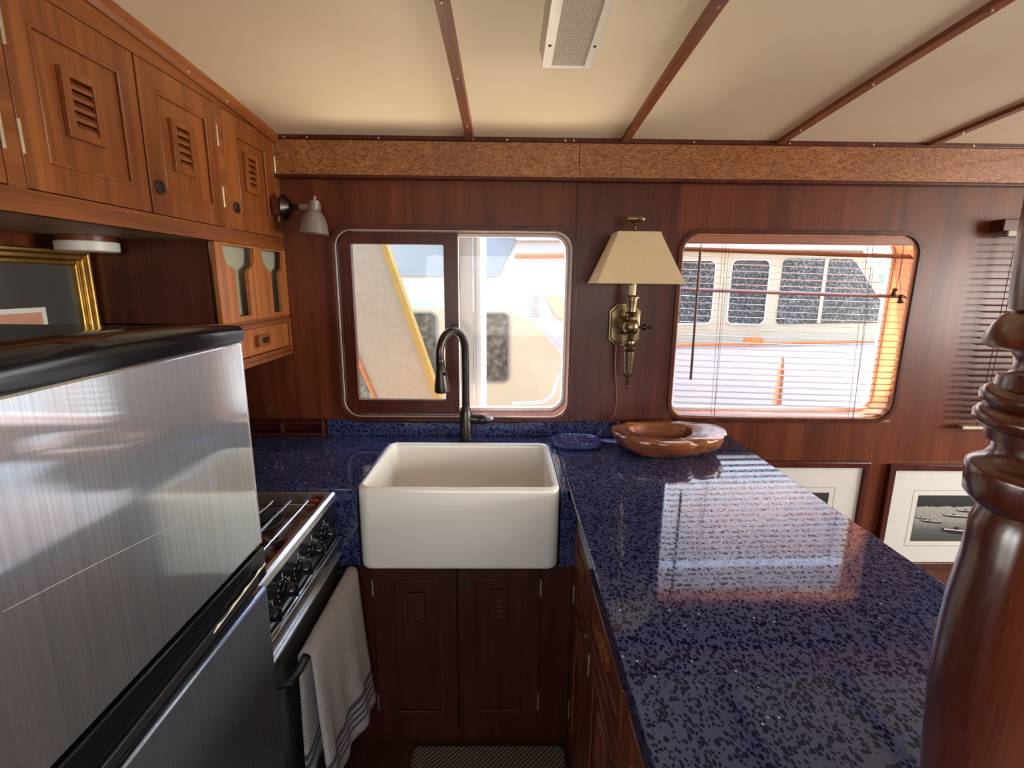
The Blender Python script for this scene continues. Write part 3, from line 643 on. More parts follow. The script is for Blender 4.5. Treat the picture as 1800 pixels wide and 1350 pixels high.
# recess grip and the worn lip with its cream chipped paint
mb = MB(YZ); mb.prism([(.30, .958), (.80, .975), (.80, .992), (.30, .975)], [], -.4492, -.4435); mb.build('grip_lip', M_blackm, hb, bevel=.002)
mb = MB(YZ)
up = []; dn = []
for i in range(15):
    y = .66+.165*i/14; z = .9635+.0335*(y-.46)/.38; wv = .0008+.0040*abs(math.sin(i*1.7)*math.sin(i*.9+.4))
    up.append((y, z+wv)); dn.append((y, z-.001))
mb.prism(dn+up[::-1], [], -.4440, -.4428); mb.build('chipped_edge', plain('chipped_cream_paint', (.75, .68, .5), .6), hb)
MB().box(-.4445, -.4435, .24, .62, .9475, .9488).build('grip_edge', M_alu_matt, hb)
mb = MB(YZ); mb.prism([(.394, 1.2161), (.394, 1.2165), (.50, 1.2016), (.650, 1.1766), (.650, 1.1761), (.50, 1.2009)], [], -.4502, -.4496); mb.build('scratch', plain('scratch_line', (.42, .42, .40), .6), fz)
# hinge pieces at the far end between the doors
MB().rev((-.47, .842, .985), (-.47, .856, .985), [(0, .014), (.5, .014), (1, .010)], 16).build('hinge_cap', M_blackp, fr, smooth=True)
# ------------------------------------------------------------------ stove
st = thing('gimballed_stove', (-.75, 1.11, 0), 'steel four-burner galley stove with black control knobs behind the refrigerator', 'stove')
SY0, SY1, SX = .872, 1.346, -.50
MB().box(-1.0, SX-.03, SY0, SY1, .10, .862).build('body', M_steelk, st, bevel=.003)
mb = MB(); mb.box(-1.0, SX-.012, SY0, SY1, .862, .874); ctp = mb.build('cooktop', M_steelk, st, bevel=.002)
mb = MB(); mb.prism(rect(-1.0, SX-.004, SY0-.001, SY1+.001), [rect(-.985, SX-.016, SY0+.010, SY1-.010)], .874, .905); mb.build('fiddle_rail', M_alu, st, bevel=.002)
mb = MB(); mb.loops([[(SX-.0035, y, .905), (SX+.004, y, .901), (SX+.006, y, .886), (SX-.0035, y, .884)] for y in (SY0-.002, SY1)]); mb.build('front_rail', M_alu, st)
cp = MB().box(SX-.03, SX-.002, SY0, SY1-.004, .766, .884).build('control_panel', M_glassblack, st, bevel=.002)
def knob(y, z):
    mb = MB(); mb.rev((SX-.002, y, z), (SX+.006, y, z), [(0, .021), (1, .020)], 24); mb.rev((SX+.006, y, z), (SX+.028, y, z), [(0, .017), (.85, .0155), (1, .013)], 24)
    mb.box(SX+.012, SX+.032, y-.0035, y+.0035, z-.016, z+.016)
    k = mb.build('knob', M_blackp, cp, bevel=.0012)
    mb = MB()
    for a in range(-120, 121, 30):
        t = math.radians(a+90); r0 = .026; mb.cyl((SX-.0018, y+r0*math.cos(t), z+r0*math.sin(t)), (SX-.0018+.0006, y+(r0)*math.cos(t), z+(r0)*math.sin(t)), .0018, n=6)
    mb.box(SX-.002, SX-.0012, y-.001, y+.001, z+.031, z+.040); mb.box(SX-.002, SX-.0012, y+.03, y+.032, z-.002, z+.012)
    mb.build('dial_marks', plain('white_dial_print', (.6, .6, .6), .5), cp)
for y in (.915, 1.0, 1.085, 1.17, 1.255): knob(y, .822)
mb = MB(); mb.box(SX-.03, SX+.004, SY0, SY1, .700, .764); od = mb.build('grill_door', M_steelk, st, bevel=.004)
mb = MB(); mb.box(SX+.004, SX+.012, SY0, SY1, .757, .764); mb.box(SX+.004, SX+.012, SY0, SY1, .706, .713); mb.build('bright_strip', M_alu, od, bevel=.001)
od = MB().box(SX-.03, SX+.004, SY0, SY1, .14, .695).build('oven_door', steel('oven_door_steel', (.34, .34, .33), .3, 'y', False), st, bevel=.004)
mb = MB(); mb.tube([(SX+.0, .905, .65), (SX+.038, .915, .655), (SX+.042, .94, .655), (SX+.042, 1.31, .655), (SX+.04, 1.325, .655), (SX, 1.335, .65)], .009, 12); mb.build('towel_rail', M_blackm, st, smooth=True)
# burners and the wire grate
for bx, by in ((-.66, .99), (-.66, 1.22), (-.86, .99), (-.86, 1.22)):
    mb = MB(); mb.rev((bx, by, .8742), (bx, by, .890), [(0, .06), (.15, .058), (.2, .030), (.6, .030), (.65, .036), (.95, .036), (1, .03)], 28)
    mb.build('burner', M_blackm, st, smooth=True)
mb = MB()
for gx in (-.555, -.605, -.655, -.70, -.80, -.86, -.92): mb.tube([(gx, SY0+.03, .90), (gx, SY1-.055, .90)], .0028, 8)
for gy in (SY0+.04, 1.10, SY1-.07): mb.tube([(-.94, gy, .895), (-.53, gy, .895)], .0035, 8)
mb.build('grate', M_chrome, st, smooth=True)
for gy in (1.10, SY1-.03, .93):
    mb = MB(); mb.box(-.566, -.536, gy-.008, gy+.008, .876, .893); mb.build('rubber_foot', M_red, st, bevel=.003)
mb = MB(); mb.tube([(-.64, 1.065, .897), (-.56, 1.065, .897), (-.545, 1.072, .897), (-.54, 1.085, .897), (-.545, 1.1, .893)], .0055, 10); mb.build('pot_clamp', M_blackm, st, smooth=True)
# ------------------------------------------------------------------ dish towel over the rail
def towel():
    mb = MB(); rows = []; nu, y0, y1 = 25, .985, 1.33; uv = []
    rail_x, rail_z, r = SX+.042, .655, .0125
    path = []
    for k in range(18): path.append(('b', k/17))
    for k in range(1, 9): path.append(('o', k/9))
    for k in range(26): path.append(('f', k/25))
    n = len(path)
    for i, (seg, t) in enumerate(path):
        row = []
        for j in range(nu):
            u = j/(nu-1); y = y0+(y1-y0)*u
            fold = .006*math.sin(u*9+1)+.004*math.sin(u*21)
            if seg == 'b':
                zb = .30; z = zb+(rail_z-zb)*t; x = rail_x-r-.004*(1-t)+fold*(1-t)*.5; yy = y-.012*(1-t)
            elif seg == 'o':
                a = math.pi*(1-t); x = rail_x+r*math.cos(a); z = rail_z+r*math.sin(a); yy = y
            else:
                zf = .235-.055*u; z = rail_z-(rail_z-zf)*t; x = rail_x+r+.010*t+fold*t*1.6+.014*t*u; yy = y+.035*t*t*u
            row.append((x, yy, z)); uv.append((u, 1-i/(n-1)))
        rows.append(row)
    mb.loops(rows, False, False, close=False); mb.uv = uv
    o = mb.build('dish_towel', M_towel, smooth=True, angle=180)
    s_ = o.modifiers.new('thick', 'SOLIDIFY'); s_.thickness = .006; s_.offset = 1
    return tag(o, 'cream waffle dish towel with navy stripes hanging on the oven rail', 'towel')
towel()
# ------------------------------------------------------------------ wooden knife rack on the counter
kr = thing('wooden_rack', (-.85, 1.86, .9105), 'low dark wooden rack with two bays on the counter left of the window', 'rack')
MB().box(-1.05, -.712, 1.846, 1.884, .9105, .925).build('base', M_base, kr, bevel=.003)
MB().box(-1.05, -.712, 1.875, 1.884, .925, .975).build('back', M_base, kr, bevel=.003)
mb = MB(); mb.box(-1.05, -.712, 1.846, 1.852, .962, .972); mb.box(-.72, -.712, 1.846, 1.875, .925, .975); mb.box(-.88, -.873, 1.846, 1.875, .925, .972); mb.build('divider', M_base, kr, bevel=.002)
ck = MB(); ck.tube([(-.885-.03, 1.88, 1.03), (-.915, 1.85, 1.03), (-.915, 1.845, 1.015), (-.905, 1.84, .998), (-.893, 1.84, .998), (-.885, 1.84, 1.012), (-.885, 1.84, 1.03)], .0025, 8)
tag(ck.build('cup_hook', M_brass, smooth=True), 'small brass cup hook on the wall above the wooden rack', 'hook')
# ------------------------------------------------------------------ trivet
def trivet():
    cx, cy, z = .270, 1.775, .926
    root = thing('iron_trivet', (cx, cy, .9105), 'octagonal cobalt blue enamelled iron trivet right of the sink', 'trivet')
    def octo(a, b, c): return [(cx+x, cy+y) for x, y in ((a, b-c), (a-c, b), (c-a, b), (-a, b-c), (-a, c-b), (c-a, -b), (a-c, -b), (a, c-b))]
    def roundloop(a, b, n=48, p=2.8):
        return [(cx+a*math.copysign(abs(math.cos(2*math.pi*k/n))**(2/p), math.cos(2*math.pi*k/n)), cy+b*math.copysign(abs(math.sin(2*math.pi*k/n))**(2/p), math.sin(2*math.pi*k/n))) for k in range(n)]
    mb = MB(); mb.prism(roundloop(.092, .075), [roundloop(.080, .063)], z-.009, z+.003); mb.build('rim', M_blueenamel, root, bevel=.002)
    mb = MB()
    mb.tube([(x, y, z) for x, y in roundloop(.064, .050, 40, 2.2)], .0028, 6, True)
    for k in range(28):
        a = 2*math.pi*k/28; c, s_ = math.cos(a), math.sin(a); mb.tube([(cx+.064*c, cy+.050*s_, z), (cx+.082*c*1.02, cy+.065*s_*1.02, z)], .0022, 6)
    for ix in range(-3, 4):
        for iy in range(-2, 3):
            x, y = ix*.0175+(iy % 2)*.008, iy*.0185
            if (x/.062)**2+(y/.048)**2 < .95:
                ph = random.random()*6
                mb.tube([(cx+x+.0075*math.cos(ph+t*.62)*(1-t*.06), cy+y+.0075*math.sin(ph+t*.62)*(1-t*.06), z) for t in range(10)], .0022, 6)
                mb.tube([(cx+x-.009, cy+y-.009, z), (cx+x+.009, cy+y+.009, z)], .0018, 6)
    mb.tube([(cx-.062, cy, z), (cx+.062, cy, z)], .0025, 6); mb.tube([(cx, cy-.048, z), (cx, cy+.048, z)], .0025, 6)
    mb.build('lattice', M_blueenamel, root, smooth=True)
    for sx_ in (-1, 1):
        for sy_ in (-1, 1):
            MB().rev((cx+sx_*.068, cy+sy_*.05, .9105), (cx+sx_*.068, cy+sy_*.05, z-.004), [(0, .005), (1, .007)], 10).build('foot', M_blueenamel, root, smooth=True)
trivet()
# ------------------------------------------------------------------ burl bowl
def bowl():
    cx, cy, z0 = .595, 1.715, .9105; n = 72
    def out(a):
        r = 1+.05*math.sin(2*a+.6)+.035*math.sin(3*a+2)+.02*math.sin(5*a)
        notch = math.exp(-((a-math.radians(-68)+math.pi) % (2*math.pi)-math.pi)**2/.006)
        return r*(1-.10*notch), notch
    L = []
    prof = [('o', .40, 0), ('o', .60, .0005), ('o', .76, .010), ('o', .90, .030), ('o', .985, .055), ('o', 1.0, .068), ('o', .985, .074), ('m', .95, .0755), ('i', 1.0, .074), ('i', .965, .068), ('i', .86, .045), ('i', .66, .025), ('i', .35, .016), ('i', .08, .014)]
    for kind, f, z in prof:
        row = []
        for k in range(n):
            a = 2*math.pi*k/n; ro, notch = out(a); ca, sa = math.cos(a), math.sin(a)
            if kind == 'i': rx, ry = .118*f*(1+.02*math.sin(2*a)), .094*f
            else: rx, ry = .205*ro*f, .148*ro*f
            if kind == 'o' and f < .99:
                g = 1+.03*math.sin(7*a+f*6)+.02*math.sin(11*a+f*9); rx *= g; ry *= g
            zz = z+(.004*math.sin(2*a+1) if z > .05 else 0)-(.012*notch if z > .06 and kind != 'i' else 0)
            ox = -.025 if kind == 'i' else 0
            row.append((cx+ox+rx*ca, cy+.006*(kind == 'i')+ry*sa, z0+max(zz, 0)))
        L.append(row)
    mb = MB(); mb.loops(L)
    o = mb.build('burl_wood_bowl', M_bowl, smooth=True, angle=75)
    tag(o, 'shiny irregular burl wood bowl on the counter in front of the blinds', 'bowl')
bowl()
# ------------------------------------------------------------------ wall sconce
def sconce():
    root = thing('wall_sconce', (.45, YW-.006, 1.36), 'brass wall lamp with square cream shade between the two windows', 'lamp')
    Yp = YW-.0042
    def oct_(x0, x1, z0, z1, c): return [(x0+c, z0), (x1-c, z0), (x1, z0+c), (x1, z1-c), (x1-c, z1), (x0+c, z1), (x0, z1-c), (x0, z0+c)]
    mb = MB(XZ); mb.prism(oct_(.392, .512, 1.275, 1.435, .025), [], Yp-.010, Yp); mb.prism(oct_(.400, .504, 1.283, 1.427, .023), [], Yp-.018, Yp-.01)
    mb.build('backplate', M_brass, root, bevel=.003)
    cx, cy = .449, 1.765
    mb = MB(); mb.rev((.452, Yp-.018, 1.355), (cx, cy+.015, 1.358), [(0, .034), (.06, .036), (.12, .030), (.2, .015), (.5, .011), (.8, .013), (1, .020)], 28); mb.build('arm', M_brass, root, smooth=True)
    prof = [(1.128, .002), (1.131, .007), (1.137, .008), (1.142, .005), (1.150, .008), (1.165, .011), (1.170, .007), (1.174, .016), (1.181, .018), (1.186, .013), (1.215, .0155), (1.255, .0195), (1.268, .020), (1.272, .013), (1.278, .021), (1.288, .023), (1.296, .015), (1.300, .019), (1.306, .0185), (1.309, .0145),
            (1.322, .017), (1.332, .019), (1.336, .024), (1.345, .029), (1.358, .031), (1.371, .029), (1.380, .023), (1.384, .016), (1.392, .014), (1.400, .020), (1.407, .022), (1.412, .016), (1.420, .0155), (1.448, .020), (1.458, .0205), (1.460, .027), (1.463, .027), (1.465, .016), (1.470, .014)]
    MB().lathe(cx, cy, prof, 32).build('column', M_brass, root, smooth=True)
    MB().lathe(cx, cy, [(1.470, .0125), (1.505, .0125)], 20).build('candle_sleeve', plain('ivory_sleeve', (.72, .62, .38), .5), root, smooth=True)
    mb = MB(); mb.lathe(cx, cy, [(1.505, .014), (1.53, .014)], 16); mb.tube([(cx+.02, cy, 1.52), (cx+.045, cy, 1.58), (cx+.03, cy, 1.66), (cx, cy, 1.683), (cx-.03, cy, 1.66), (cx-.045, cy, 1.58), (cx-.02, cy, 1.52)], .0018, 6); mb.build('harp', M_brass, root, smooth=True)
    sw = MB(); sw.rev((cx+.028, cy, 1.357), (cx+.075, cy, 1.356), [(0, .005), (.3, .005), (.32, .011), (.55, .012), (.58, .004), (.8, .004), (.82, .007), (1, .006)], 16); sw.build('switch', M_brassd, root, smooth=True)
    # rectangular tapering shade with piped edges
    bx0, bx1, by0, by1, bz = .304, .602, 1.668, 1.868, 1.510
    tx0, tx1, ty0, ty1, tz = .378, .520, 1.715, 1.820, 1.683
    def q(f, o=0):
        g = lambda a, b: a+(b-a)*f
        return [(g(bx0, tx0)+o, g(by0, ty0)+o, g(bz, tz)), (g(bx1, tx1)-o, g(by0, ty0)+o, g(bz, tz)), (g(bx1, tx1)-o, g(by1, ty1)-o, g(bz, tz)), (g(bx0, tx0)+o, g(by1, ty1)-o, g(bz, tz))]
    mb = MB(); mb.loops([q(0), q(1), q(1, .0015), q(0, .0015), q(0)], False, False); sh = mb.build('shade', M_shade, root)
    for f0, f1 in ((0, .045), (.955, 1.0)): MB().loops([q(f0, -.0015), q(f1, -.0015), q(f1, .002), q(f0, .002), q(f0, -.0015)], False, False).build('edge_piping', M_shade, sh)
    # shell finial
    fn = MB(); fn.lathe(cx-.004, cy, [(1.683, .006), (1.689, .010), (1.693, .004), (1.705, .0035), (1.708, .008), (1.712, .003)], 16)
    rows = []
    for i in range(9):
        t = i/8; a = math.pi*t; rw = .025*math.sin(a)**.8+.002; z = 1.712+.036*t
        rows.append([(cx-.003+rw*math.cos(2*math.pi*k/24)*(1+.16*math.cos(k*math.pi)), cy+.5*rw*math.sin(2*math.pi*k/24), z) for k in range(24)])
    fn.loops(rows); fn.build('shell_finial', M_brass, root, smooth=True)
    cd = MB(); cd.tube([(.425, YW-.008, 1.30), (.425, YW-.01, 1.2), (.433, YW-.01, 1.12), (.438, YW-.01, 1.05), (.432, YW-.012, 1.0), (.415, YW-.014, .985)], .003, 8); cd.build('cord', M_cord, root, smooth=True)
sconce()
# ------------------------------------------------------------------ small grey spotlight at left of window
sl = thing('swivel_spotlight', (-.77, 1.82, 1.76), 'small grey bell-shaped spotlight at the end of the overhead cabinet', 'light')
MB().box(-.819, -.785, 1.80, 1.85, 1.735, 1.79).build('mounting_block', M_mah, sl, bevel=.003)
MB().rev((-.785, 1.822, 1.762), (-.760, 1.822, 1.762), [(0, .043), (.25, .044), (.5, .036), (1, .020)], 32).build('base', M_brassd, sl, smooth=True)
MB().cyl((-.762, 1.822, 1.762), (-.69, 1.812, 1.762), .0085, n=16).build('arm', M_brassd, sl, smooth=True)
MB().rev((-.722, 1.814, 1.762), (-.655, 1.806, 1.762), [(0, .013), (1, .014)], 18).build('swivel_collar', M_grey, sl, smooth=True)
MB().rev((-.668, 1.805, 1.798), (-.678, 1.800, 1.672), [(0, .005), (.12, .006), (.13, .017), (.36, .018), (.42, .024), (.55, .037), (.68, .043), (.97, .050), (1, .051)], 32).build('bell_shade', M_grey, sl, smooth=True)
# ------------------------------------------------------------------ venetian blind of window two
vb = thing('venetian_blind', (1.1, YW+.01, 1.0), 'brown wooden venetian blind, slats open, in the bright window right of the lamp', 'blind')
MB().box(.672, 1.538, YW-.004, YW+.040, 1.660, 1.690).build('headrail', wood('headrail_wood', (.20, .06, .03), (.30, .10, .05), (.38, .14, .07), 'x', .4, .3), vb, bevel=.002)
mb = MB(); cyb = YW+.010
def slat(mb, z, x0, x1, tilt, drop, wd=.0125, shift=0):
    c, s_ = math.cos(tilt), math.sin(tilt); secs = []
    for x, dz in ((x0, 0), ((x0+x1)/2, -drop*.55), (x1, -drop)):
        row = []
        for d, hh in ((-1, .0), (-.5, .0008), (0, .0011), (.5, .0008), (1, 0)): row.append((x, cyb+shift+d*wd*c-hh*s_, z+dz+d*wd*s_+hh*c))
        for d, hh in ((1, -.0012), (.5, -.0004), (0, -.0001), (-.5, -.0004), (-1, -.0012)): row.append((x, cyb+shift+d*wd*c-hh*s_, z+dz+d*wd*s_+hh*c))
        secs.append(row)
    mb.loops(secs)
NS = 27
for k in range(NS):
    z = 1.640-k*.0247
    til = random.uniform(-.05, .05)
    if k == 0: til = .75
    if k == 6: til = .55
    slat(mb, z, .664+.0004*k, min(1.536+.0016*k, 1.575) if False else 1.536+.0002*k, til, .020)
mb.build('slats', M_slat, vb, smooth=True, angle=60)
mb = MB(); mb.loops([[(x, cyb-.016, z+.006), (x, cyb+.016, z+.006), (x, cyb+.016, z-.004), (x, cyb-.016, z-.004)] for x, z in ((.668, .990), (1.545, .975))]); mb.build('bottom_rail', M_slat, vb, bevel=.002)
for x0, x1 in ((.818, .835), (1.372, 1.398)):
    for yy in (cyb-.014, cyb+.014): MB().tube([(x0, yy, 1.66), (x1, yy, .985)], .0009, 5).build('ladder_cord', M_cord, vb)
    MB().tube([((x0+x1)/2+.01, cyb, 1.66), (x1+.008, cyb, .98)], .0007, 5).build('lift_cord', M_cord, vb)
wn = MB(); wn.tube([(.722, cyb-.022, 1.655), (.722, cyb-.024, 1.630)], .0022, 8); wn.tube([(.720, cyb-.024, 1.632), (.724, cyb-.026, 1.145)], .0048, 10); wn.build('tilt_wand', wood('wand_wood', (.07, .025, .015), (.10, .035, .02), (.13, .05, .03), 'z', .3, .4), vb, smooth=True)
mb = MB(); mb.tube([(1.480, cyb-.020, 1.66), (1.482, cyb-.022, 1.55), (1.476, cyb-.022, 1.50)], .0009, 5); mb.tube([(1.484, cyb-.020, 1.66), (1.484, cyb-.022, 1.55), (1.500, cyb-.022, 1.475)], .0009, 5); pcd = mb.build('pull_cord', M_cord, vb)
for (a, b) in (((1.476, cyb-.022, 1.502), (1.470, cyb-.022, 1.472)), ((1.500, cyb-.022, 1.478), (1.503, cyb-.022, 1.446))):
    MB().rev(a, b, [(0, .004), (.1, .009), (.3, .0075), (.55, .0065), (.8, .010), (.95, .012), (1, .008)], 14).build('tassel', M_mahd, pcd, smooth=True)
# blind of the third window, hanging against the wall beside the post
b3 = thing('closed_venetian_blind', (2.2, YW-.03, .97), 'dark brown venetian blind hanging on the wall behind the turned post', 'blind')
MB().box(1.80, 2.65, YW-.055, YW-.001, 1.708, 1.752).build('headrail', M_mahd, b3, bevel=.003)
MB().box(1.815, 2.64, YW-.062, YW-.055, 1.690, 1.712).build('cover_strip', M_greenpanel, b3, bevel=.003)
mb = MB(); cyb = YW-.03
for k in range(29): slat(mb, 1.690-k*.0247, 1.802, 2.65, .12+random.uniform(-.05, .05), 0, .0125)
mb.build('slats', M_mahd, b3, smooth=True, angle=60)
mb = MB(); mb.box(1.812, 2.64, cyb-.014, cyb+.014, .955, .970); mb.build('bottom_rail', M_hinge, b3, bevel=.003)
for x in (1.866, 1.885, 2.5): MB().tube([(x, cyb-.0145, 1.69), (x, cyb-.0145, .97)], .0014, 6).build('ladder_cord', M_blackm, b3)
# ------------------------------------------------------------------ framed harbour photographs under the window
def framed(x0, x1, z0, z1, label, img, boats):
    root = thing('framed_photograph', ((x0+x1)/2, YW-.012, z0), label, 'picture')
    mb = MB(XZ); mb.prism(rect(x0-.026, x1+.026, z0-.028, z1+.026), [rect(x0, x1, z0, z1)], YW-.024, YW-.001); mb.build('frame', M_mahd, root, bevel=.004)
    MB().box(x0, x1, YW-.012, YW-.008, z0, z1).build('mat', M_mat, root)
    a, b, c, d = img
    mb = MB(XZ); mb.prism(rect(a-.024, b+.024, c-.024, d+.024), [rect(a-.021, b+.021, c-.021, d+.021)], YW-.0124, YW-.0118); mb.build('mat_line', plain('mat_pencil_line', (.4, .38, .33), .8), root)
    ph = MB().box(a, b, YW-.0135, YW-.0118, c, d).build('photograph', M_photo, root)
    if boats:
        mbd = MB(XZ); mbl = MB(XZ)
        for bx, bz, ln, h in ((.44, .19, .58, .10), (.10, .42, .34, .05), (.42, .54, .42, .05), (.62, .65, .36, .045), (-.02, .50, .2, .04)):
            X = a+(b-a)*bx; Z = c+(d-c)*bz; l = (b-a)*ln; hh = (d-c)*h; X2 = min(X+l, b-.003); X = max(X, a+.003)
            mbd.prism([(X, Z+hh), (X+l*.06, Z+hh*.35), (X+l*.3, Z-hh*.2), (X2, Z-hh*.6), (X2, Z+hh*.25), (X+l*.35, Z+hh*.8)], [], YW-.0142, YW-.0137)
            mbl.prism([(X+l*.08, Z+hh*.75), (X2-.003, Z+hh*.1), (X2-.003, Z+hh*.3), (X+l*.1, Z+hh*.95)], [], YW-.0147, YW-.0143)
            mbd.prism([(X+l*.35, Z+hh*.7), (X+l*.5, Z+hh*.6), (X+l*.48, Z+hh*1.3), (X+l*.38, Z+hh*1.2)], [], YW-.0142, YW-.0137)
        mbd.build('printed_boats', M_blackm, ph); mbl.build('printed_highlights', M_mat, ph)
framed(1.597, 2.10, .357, .772, 'black framed harbour photograph of moored boats on the wall beside the post', (1.717, 1.985, .455, .662), True)
framed(.96, 1.463, .357, .783, 'black framed photograph with ivory mat half hidden behind the peninsula counter', (1.08, 1.340, .463, .672), False)
# ------------------------------------------------------------------ turned newel post
px, py = .4915, .405
prof = [(.9105, .058), (.93, .058), (.935, .050), (.96, .044), (1.00, .050), (1.06, .0555), (1.12, .060), (1.17, .0610), (1.22, .0600), (1.27, .0560), (1.305, .0500), (1.322, .0450), (1.3225, .047),
        (1.326, .0520), (1.334, .0590), (1.345, .0600), (1.356, .0612), (1.362, .0605), (1.3635, .0590), (1.3655, .0560), (1.370, .0490), (1.378, .0450), (1.387, .0455), (1.3875, .0520), (1.398, .0530), (1.3985, .0520), (1.400, .0580), (1.405, .0625), (1.411, .0625), (1.416, .0590), (1.418, .0540),
        (1.420, .0570), (1.424, .0605), (1.430, .0605), (1.435, .0570), (1.437, .0520), (1.446, .0510), (1.4465, .0460), (1.451, .0425), (1.459, .0420), (1.467, .0450), (1.4705, .0520), (1.471, .0620), (1.474, .0670), (1.482, .0655), (1.492, .0610), (1.500, .0550), (1.504, .0490),
        (1.505, .0530), (1.52, .0545), (1.56, .0570), (1.62, .0580), (1.70, .0530), (1.80, .0420), (1.90, .0380), (1.92, .046), (1.95, .048), (1.96, .042), (2.085, .042)]
prof = [(z-(.014 if z > .99 and z < 2.0 else 0), r-(.0 if z < .95 or z > 1.3 else .005)) for z, r in prof]
np_ = MB().lathe(px, py, prof, 64).build('turned_post', M_post, smooth=True, angle=50)
tag(np_, 'glossy turned mahogany post standing on the peninsula counter at right', 'post')
# ------------------------------------------------------------------ ceiling light
cl = thing('ceiling_light', (.14, .8, 2.03), 'long aluminium fluorescent ceiling light with prismatic lens', 'light')
def lz(y): return cz(y)-.036
def strip(x0, x1, dz0, dz1, y0, y1, top=None):
    t0, t1 = top or (x0, x1)
    return [[(x0, y, lz(y)+dz0), (x1, y, lz(y)+dz0), (t1, y, lz(y)+dz1), (t0, y, lz(y)+dz1)] for y in [y0+(y1-y0)*i/8 for i in range(9)]]
yA, yB = .2, 1.30
MB().loops(strip(.086, .196, .004, .036, yA, yB-.004, (.074, .205))).build('housing', M_alu_matt, cl)
mb = MB(); mb.loops(strip(.082, .103, -.001, .0045, yA, yB)); mb.loops(strip(.182, .200, -.001, .0045, yA, yB)); mb.loops(strip(.082, .200, -.001, .0045, yB-.012, yB)); fm = mb.build('bezel', M_alu_matt, cl)
MB().loops(strip(.103, .182, .0005, .004, yA, yB-.012)).build('lens', M_lens, cl)
for x in (.0925, .191):
    MB().cyl((x, 1.20, lz(1.20)-.001), (x, 1.20, lz(1.20)-.003), .0035, n=10).build('screw', M_blackm, fm)
# ------------------------------------------------------------------ floor rug
rg = MB(); rg.prism(rr(-.292, .198, .55, 1.338, .02), [], .0005, .012)
tag(rg.build('herringbone_rug', M_rug, bevel=.003), 'brown herringbone rug on the galley floor in front of the sink', 'rug')
# ------------------------------------------------------------------ outside: water, shore and moored boats
struct(MB().box(-60, 80, 2.1, 120, -1.3, -1.2).build('harbour_water', M_water))
mb = MB(); L = []
for i in range(41):
    x = -60+3.5*i; h = 4+1.6*math.sin(i*.7)+1.1*math.sin(i*1.9)
    L.append([(x, 70, -1.2), (x, 72, h*.6), (x, 78, h), (x, 95, -1.2)])
struct(mb.loops(L).build('wooded_shoreline', M_hill, smooth=True))
struct(MB().box(-2.5, 5.5, 1.99, 2.55, .40, .46).build('bounce_deck', plain('pale_deck_paint', (.72, .62, .45), .6)))  # unseen deck added to bounce warm sunlight up to the ceiling
# slanted cream panel with yellow edging close outside the sash
sp_ = thing('slanted_canvas_panel', (-.3, 2.62, -1.2), 'slanted cream board with yellow edging outside the left window sash', 'panel')
mb = MB(XZ); mb.prism([(-.838, 2.3), (.285, -1.2), (.078, -1.2), (-.93, 1.5), (-1.3, 2.3)], [], 2.6, 2.66); mb.build('board', plain('cream_canvas', (.42, .37, .275), .7, 0, .06, 40), sp_, bevel=.004)
mb = MB(XZ); mb.prism([(-.838, 2.3), (.285, -1.2), (.317, -1.2), (-.806, 2.3)], [], 2.59, 2.67); mb.build('yellow_edge', M_yellow, sp_, bevel=.003)
mb = MB(XZ); mb.prism([(-.93, 1.5), (.078, -1.2), (.060, -1.2), (-.948, 1.5)], [], 2.59, 2.67); mb.build('orange_edge', M_orange, sp_, bevel=.003)
# neighbouring yacht seen through window one
ya = thing('neighbouring_yacht', (0, 4.5, -1.2), 'white yacht with cream cabin side moored outside the galley window', 'boat')
MB().box(-2.2, 1.15, 3.72, 6.5, -1.2, 2.6).build('superstructure', M_white, ya, bevel=.05)
curve = [(-2.2, -1.0), (.62, -1.0), (.60, .60), (.52, .86), (.463, .939), (.40, 1.02), (.296, 1.15), (.22, 1.225), (.127, 1.281), (.02, 1.315), (-.143, 1.332), (-2.2, 1.345)]
mb = MB(XZ); mb.prism(curve, [], 3.60, 3.73); mb.build('cabin_side', M_cream, ya, bevel=.012)
def pane(root, x0, x1, z0, z1, r, y, mat, fmat, fw=.012, poly=None):
    f = MB(XZ)
    o = rr(x0, x1, z0, z1, r); i_ = rr(x0+fw, x1-fw, z0+fw, z1-fw, max(r-fw, .003))
    f.prism(o, [i_], y-.012, y+.004); fo = f.build('window', fmat, root, bevel=.002)
    MB(XZ).prism(i_, [], y-.004, y+.002).build('pane', mat, fo)
M_gasket = plain('grey_window_gasket', (.20, .20, .20), .5)
pane(ya, -.33, .027, .775, 1.295, .05, 3.6, M_boatglass_b, M_gasket)
pane(ya, -.95, -.50, .62, 1.295, .05, 3.6, M_boatglass_b, M_gasket)
pane(ya, -1.6, -1.0, .62, 1.2, .05, 3.6, M_boatglass_b, M_gasket)
mb = MB(XZ); mb.prism([(-1.0, 1.84), (.073, 1.826), (-.057, 1.552), (-1.0, 1.545)], [], 3.70, 3.722); mb.build('tinted_screen', M_tealglass, ya, bevel=.003)
mb = MB(); mb.tube([(-.05, 3.68, 1.845), (.06, 3.68, 1.845), (.085, 3.68, 1.835), (.075, 3.68, 1.815)], .010, 10); mb.tube([(.08, 3.69, 1.83), (1.12, 3.69, 1.85)], .022, 10); mb.build('roof_gutter', M_whiteb, ya, smooth=True)
mb = MB(); mb.tube([(.06, 3.66, 1.697), (.18, 3.66, 1.697), (1.12, 3.66, 1.715)], .018, 12); mb.build('handrail', M_orange, ya, smooth=True)
mb = MB()
for k in range(9): mb.box(.19, .25, 3.712, 3.724, 1.27+k*.018, 1.278+k*.018)
mb.build('vent_slits', plain('vent_slit_grey', (.62, .60, .55), .5), ya)
